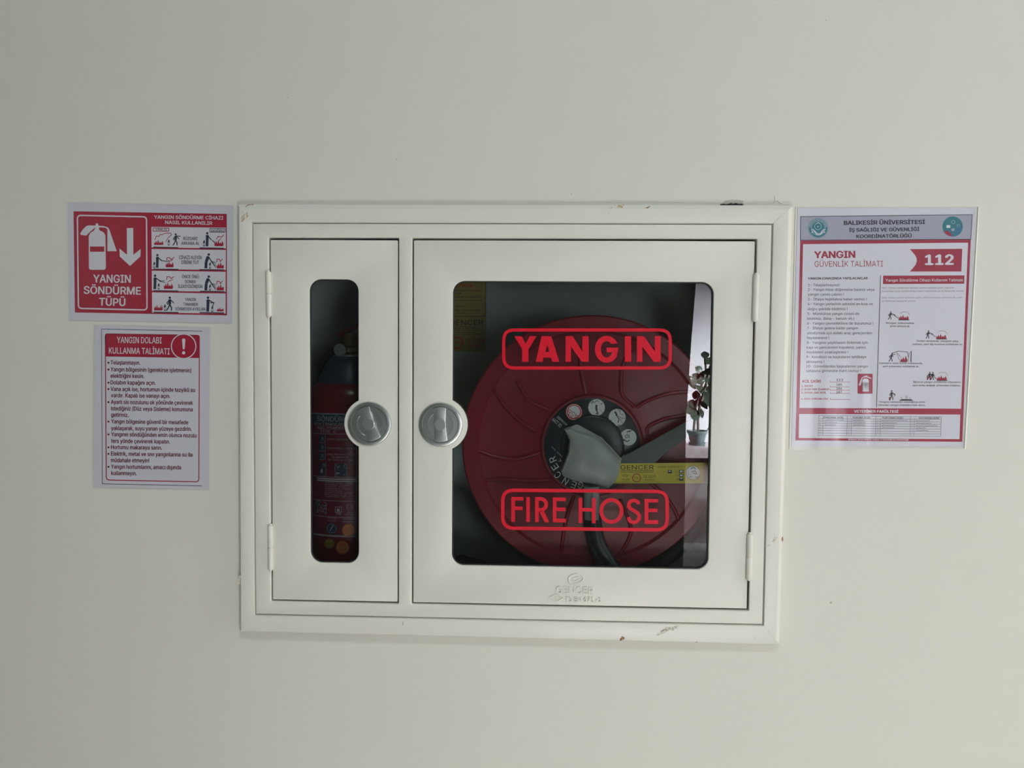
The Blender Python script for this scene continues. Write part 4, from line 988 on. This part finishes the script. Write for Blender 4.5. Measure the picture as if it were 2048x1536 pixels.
for s, x0, y0, x1, y1 in (('KKT: Cihazın tetiğinden emniyet pimini çekerek çıkart, sağ elle', 997, 908, 1728, 905), ('hortumdan çıkan söndürücüyü alevin merkezine tut ve tarayarak söndür.', 993, 942, 1838, 938), ('CO2: Cihazın pimini yerinden çıkart. Valfi sola doğru çevirerek aç, çıkan', 990, 1008, 1817, 1004), ('söndürücüyü tarayarak söndür.', 990, 1042, 1340, 1041)): P.text('g', s, x0, y0, x1, y1, 15, .0)
P.at((1600, 540), 7.3125)
for s, x0, yb, x1 in (('1- Telaşlanmayınız!', 120, 238, 580), ('2- Yangın ihbar düğmesine basınız veya', 115, 305, 1085), ('yangın çanını çalınız !', 115, 375, 640), ('3- İtfaiye teşkilatına haber veriniz !', 115, 445, 975), ('4- Yangın yerlerinin adresini en kısa ve', 112, 515, 1062), ('doğru şekilde bildiriniz !', 110, 588, 695),
    ('5- Mümkünse yangın cinsini de', 110, 658, 865), ('bildiriniz. (bina - benzin vb.)', 108, 728, 790), ('6- Yangını çevredekilere de duyurunuz !', 105, 798, 1070), ('7- İtfaiye gelene kadar yangını', 105, 868, 845), ('söndürmek için eldeki araç gereçlerden', 103, 940, 1052), ('faydalanınız !', 100, 1010, 425),
    ('8- Yangının yayılmasını önlemek için', 100, 1080, 987), ('kapı ve pencereleri kapatınız, yanıcı', 97, 1150, 957), ('maddeleri uzaklaştırınız !', 97, 1220, 705), ('9- Kendinizi ve başkalarını tehlikeye', 95, 1290, 970), ('atmayınız !', 92, 1360, 353), ('10- Görevlilerden başkalarının yangın', 90, 1427, 992), ('sahasına girmesine mani olunuz !', 88, 1492, 890)):
    P.text('g', s, x0, yb, x1, yb-1, 37, .012)
P.at((1570, 640), 5.12)
P.grp = 'ph'
for s, x0, y, x1, h in (('ACİL ÇAĞRI', 175, 640, 367, 26), ('1. BASKİ', 170, 684, 283, 17), ('2. ELEKTRİK İDARESİ', 168, 718, 450, 17), ('3. DOĞAL GAZ ACİL', 168, 752, 422, 17), ('4. BİNA SORUMLUSU', 165, 815, 440, 16)): P.text('r', s, x0, y, x1, y, h, .03)
for s, y, x1, ly in (('112', 624, 595, 635), ('185', 672, 583, 686), ('186', 712, 583, 718), ('187', 748, 583, 751), ('', 0, 0, 812)):
    if s: P.text('k', s, 527, y, x1, y, 21, .02)
    P.stroke('r', [(462, ly-14), (462, ly), (667, ly)], 4, 3)
P.grp = 'ex'
P.poly('r', P.rrect([(745, 550), (897, 550), (896, 755), (743, 755)], 10), 3)
P.poly('w', P.rrect([(793, 600), (857, 600), (857, 732), (793, 732)], 26), 4); P.rect('w', 793, 640, 857, 732, 4); P.stroke('w', [(768, 670), (785, 600), (800, 585), (840, 582), (885, 598)], 8, 4); P.poly('w', [(752, 668), (776, 610), (792, 604), (775, 672)], 4); P.stroke('w', [(812, 575), (845, 572)], 6, 4); P.stroke('g', [(803, 664), (845, 664)], 2, 5)
P.grp = 'vf'; P.text('w', 'VETERİNER FAKÜLTESİ', 708, 948, 1160, 950, 26, .03, 3); P.text('w', 'Balıkesir Üniversitesi İş Sağlığı ve Güvenliği Koordinatörlüğü', 650, 1229, 1265, 1233, 13, .02, 3)
P.grp = 'tb'
def tb(u, v): return (345+(1600-345)*u-5*v, 980+10*u+202*v)
rows = [0, .145]+[.145+.855*(k+1)/7 for k in range(7)]
for v in rows: P.stroke('g', [tb(0, v), tb(1, v)], 3, 3)
for x in (345, 638, 932, 1285, 1600): u = (x-345)/1255; P.stroke('g', [tb(u, 0), tb(u, 1)], 3, 3)
for x in (390, 682, 978, 1325): u = (x-345)/1255; P.stroke('g', [tb(u, .145), tb(u, 1)], 3, 3)
for s, x0, x1 in (('SÖNDÜRME EKİBİ', 388, 597), ('KORUMA EKİBİ', 695, 873), ('KURTARMA EKİBİ', 1000, 1210), ('İLKYARDIM EKİBİ', 1372, 1580)): P.text('k', s, x0, 1005+(x0-345)*.006, x1, 1006+(x1-345)*.006, 16, .02, 3)
for c_, (x0, ws) in enumerate(((405, (215, 150, 130)), (698, (130, 135, 140)), (992, (275, 170, 135, 140)), (1338, (155, 175, 235, 110, 140)))):     # unreadable handwriting-sized entries
    for r_, wd in enumerate(ws):
        y = 980+202*(rows[r_+1]+.075)+(x0-345)*.008; pts = []
        for k in range(int(wd/9)): pts.append((x0+k*9, y+(6 if k % 2 else -5)*(.6+.4*((k*5) % 3)/2)))
        P.stroke('g', pts, 3, 3)
for c_, x0 in enumerate((360, 655, 950, 1300)):
    for r_ in range(7):
        y = 980+202*(rows[r_+1]+.09)+(x0-345)*.008; P.text('g', '%d-' % (r_+1), x0-6, y+4, x0+10, y+4, 12, 0, 3)
P.grp = 'cp'
for s, x0, y, x1 in (('Rüzgarı, istikametine', 1035, 38, 1322), ('göre arkana al.', 1075, 70, 1278), ('Önden tarayarak, yangının çıkış', 1348, 222, 1775), ('noktası, yani dip kısmına müdahale et.', 1305, 255, 1818), ('Damlama veya sızıntı noktasında,', 965, 449, 1408), ('yani yukarıdan müdahale et.', 1000, 482, 1372),
    ('Mevcut yangın söndürme cihazlarını', 1315, 642, 1797), ('aynı anda değişik yönlerden kullanın.', 1307, 677, 1800), ('Yangının tamamen söndüğüne emin', 960, 846, 1432), ('olmadan yangın mahallini terk etme.', 953, 878, 1437)): P.text('k', s, x0, y, x1, y+2, 16, .02)
def fig(x, yf, fx, two=False):
    P.grp = 'fig%d' % yf
    person(P, x, yf, 82, 'k', .3, (x+55, yf-45), True); P.stroke('k', [(x+20, yf-62), (fx, yf-18)], 3, 3); P.stroke('k', [(x+30, yf-50), (fx+5, yf-6)], 3, 3)
    if two: person(P, x+34, yf, 82, 'k', .2, None, True); P.rect('r', x-22, yf-42, x-10, yf-2, 3); P.rect('r', x+8, yf-42, x+20, yf-2, 3)
    fire(P, fx, fx+112, yf+2, 56); P.stroke('k', [(fx+2, yf+5), (fx+115, yf+5)], 7, 3); P.stroke('g', [(fx+20, yf-62), (fx+45, yf-80), (fx+95, yf-76), (fx+118, yf-45)], 3, 3)
fig(1075, -5, 1160); fig(1462, 190, 1545); fig(1475, 615, 1550, True)
P.grp = 'fx'; person(P, 1085, 425, 90, 'k', .4, (1130, 350), True); P.stroke('g', [(1105, 335), (1165, 320), (1255, 328), (1262, 380)], 6, 3); P.stroke('g', [(1140, 330), (1190, 385)], 4, 3); P.stroke('g', [(1150, 345), (1165, 400), (1190, 425)], 4, 3); P.stroke('g', [(1292, 318), (1290, 430)], 10, 3); P.stroke('g', [(1272, 330), (1262, 430)], 4, 3); fire(P, 1180, 1258, 428, 66, n=3); P.stroke('k', [(1170, 429), (1250, 429)], 5, 3)
P.grp = 'fy'; person(P, 1092, 820, 100, 'k', 0, (1132, 765), True); P.stroke('k', [(1132, 765), (1112, 785)], 4, 3); P.rect('r', 1064, 790, 1082, 822, 3); P.stroke('k', [(1172, 822), (1308, 822)], 9, 3); P.poly('k', [(1180, 818), (1200, 810), (1290, 812), (1305, 818)], 3)
for x, h in ((1192, 22), (1240, 40), (1252, 30), (1280, 20)): P.stroke('g', [(x, 810), (x-3, 810-h*.5), (x+2, 810-h)], 4, 3)
P.build(p3, {'r': ('red_print', K['pred3']), 'w': ('white_print', K['paper2']), 'k': ('black_print', K['pblack']), 'g': ('grey_print', K['pgrey']), 'lav': ('header_panel', K['plav']), 't': ('teal_emblem', K['pteal']), 'b': ('blue_emblem_field', K['pblue'])})
film('laminate', [(1591, 413.5), (1957.5, 413), (1929.5, 898), (1578.5, 900)], K['lam'], PY-.0014, p3)
tube('laminate_edge_glint', [W3(a, b, PY-.0012) for a, b in ((1957, 414), (1943, 660), (1929.5, 897))], .0011, K['edge'], p3, 2)
tube('laminate_edge_glint', [W3(a, b, PY-.0012) for a, b in ((1592, 414), (1586, 650), (1579, 899))], .0008, K['edge'], p3, 2)

# ================================================================== POTTED PLANT mirrored in the pane
YP = YA+.17
pc = M(1394, 889, YP); sc = (YP*-1+D)/F*1.0
pr = .0
half = abs(M(1414, 870, YP).x-M(1374, 870, YP).x)/2
ztop = M(1394, 861, YP).z; zb_ = zl+.001
pot = empty('potted_plant', (pc.x, YP, zb_), 'leafy green plant in a grey green pot, seen mirrored in the glass of wide door', 'plant')
lathe('pot', pc.x, 0, [(.0, zb_+.012), (half*.66, zb_+.012), (half*.70, zb_+.02), (half*.92, ztop-.022), (half*1.02, ztop-.02), (half*1.04, ztop), (half*.94, ztop), (half*.90, ztop-.02)], K['pot'], pot, 40, 'Z', YP)
lathe('soil', pc.x, 0, [(half*.905, ztop-.02), (.0, ztop-.012)], K['soil'], pot, 24, 'Z', YP)
lathe('saucer', pc.x, 0, [(.0, zb_), (half*.80, zb_), (half*.86, zb_+.018), (half*.82, zb_+.018), (half*.74, zb_+.006), (0, zb_+.006)], K['pot'], pot, 36, 'Z', YP)
def MP(x, y, dy=0): return M(1360+x/7.686, 700+y/7.68, YP+dy)
tube('stem', [MP(212, 1235), MP(225, 1080), MP(240, 900), MP(300, 650), MP(400, 300), MP(385, 120)], .010, K['stem'], pot, 3)
tube('stem', [MP(280, 1235), MP(275, 1080), MP(300, 880), MP(380, 600), MP(440, 380), MP(500, 150)], .011, K['stem'], pot, 3)
tube('stem', [MP(420, 1230), MP(440, 1200), MP(460, 1190)], .005, K['stem'], pot, 2)
def leafmesh():
    V = []; Fc = []; N = 8
    for i in range(N+1):
        u = i/N; wd = .5*math.sin(math.pi*min(1, u*.96+.02))**.75*.42
        V += [(-wd, .10*wd-.12*u*u, u), (-wd*.5, -.02-.12*u*u, u), (0, .02-.12*u*u, u), (wd*.5, -.02-.12*u*u, u), (wd, .10*wd-.12*u*u, u)]
    for i in range(N):
        for j in range(4): Fc.append((i*5+j, i*5+j+1, (i+1)*5+j+1, (i+1)*5+j))
    me = bpy.data.meshes.new('leaf'); me.from_pydata(V, [], Fc); me.materials.append(K['leaf']); me.shade_smooth(); return me
LM = leafmesh()
for x0, y0, x1, y1, wd, dy in ((395, 135, 375, 10, 1.25, .0), (340, 330, 240, 270, 1.1, .04), (255, 520, 175, 430, 1.3, .05), (250, 500, 390, 460, 1.0, .05), (240, 540, 400, 690, .8, .05), (370, 320, 490, 350, 1.1, .03), (400, 210, 500, 130, 1.2, .02), (310, 400, 480, 470, 1.0, .0), (240, 600, 130, 400, .9, -.02),
    (200, 900, 110, 960, 1.5, .02), (210, 760, 120, 950, 1.2, -.02), (330, 860, 400, 840, 1.6, .04), (280, 820, 390, 720, 1.4, .0), (320, 900, 345, 1040, .7, .03), (230, 900, 235, 1080, 1.5, .02), (290, 700, 190, 680, 1.4, -.03), (380, 640, 480, 780, 1.3, .02), (420, 560, 500, 640, 1.3, .03), (300, 440, 200, 380, 1.2, -.04), (390, 400, 300, 350, 1.2, -.02), (340, 760, 250, 860, 1.5, -.01), (440, 700, 490, 880, 1.5, 0), (360, 560, 380, 640, 1.2, -.03), (440, 480, 540, 560, 1.2, .0), (440, 300, 540, 260, 1.2, .0), (380, 800, 300, 700, 1.3, -.04)):
    a = MP(x0, y0, dy); b = MP(x1, y1, dy+random.uniform(-.05, .06)); d = b-a; L = d.length
    o = bpy.data.objects.new('leaf', LM); COL.objects.link(o); o.parent = pot
    X = d.cross(Vector((random.uniform(-.2, .2), 1, random.uniform(-.1, .3)))).normalized(); Yv = d.normalized().cross(X)*-1
    mt = Matrix((X*max(L, .10)*wd*1.25, Yv*L, d)).transposed().to_4x4(); mt.translation = a
    o.matrix_local = mt
settle(pot)

for o in COL.objects:                                  # sheets of print need no smoothing
    if o.type == 'MESH' and len(o.data.materials) == 0: print('NO MATERIAL', o.name)
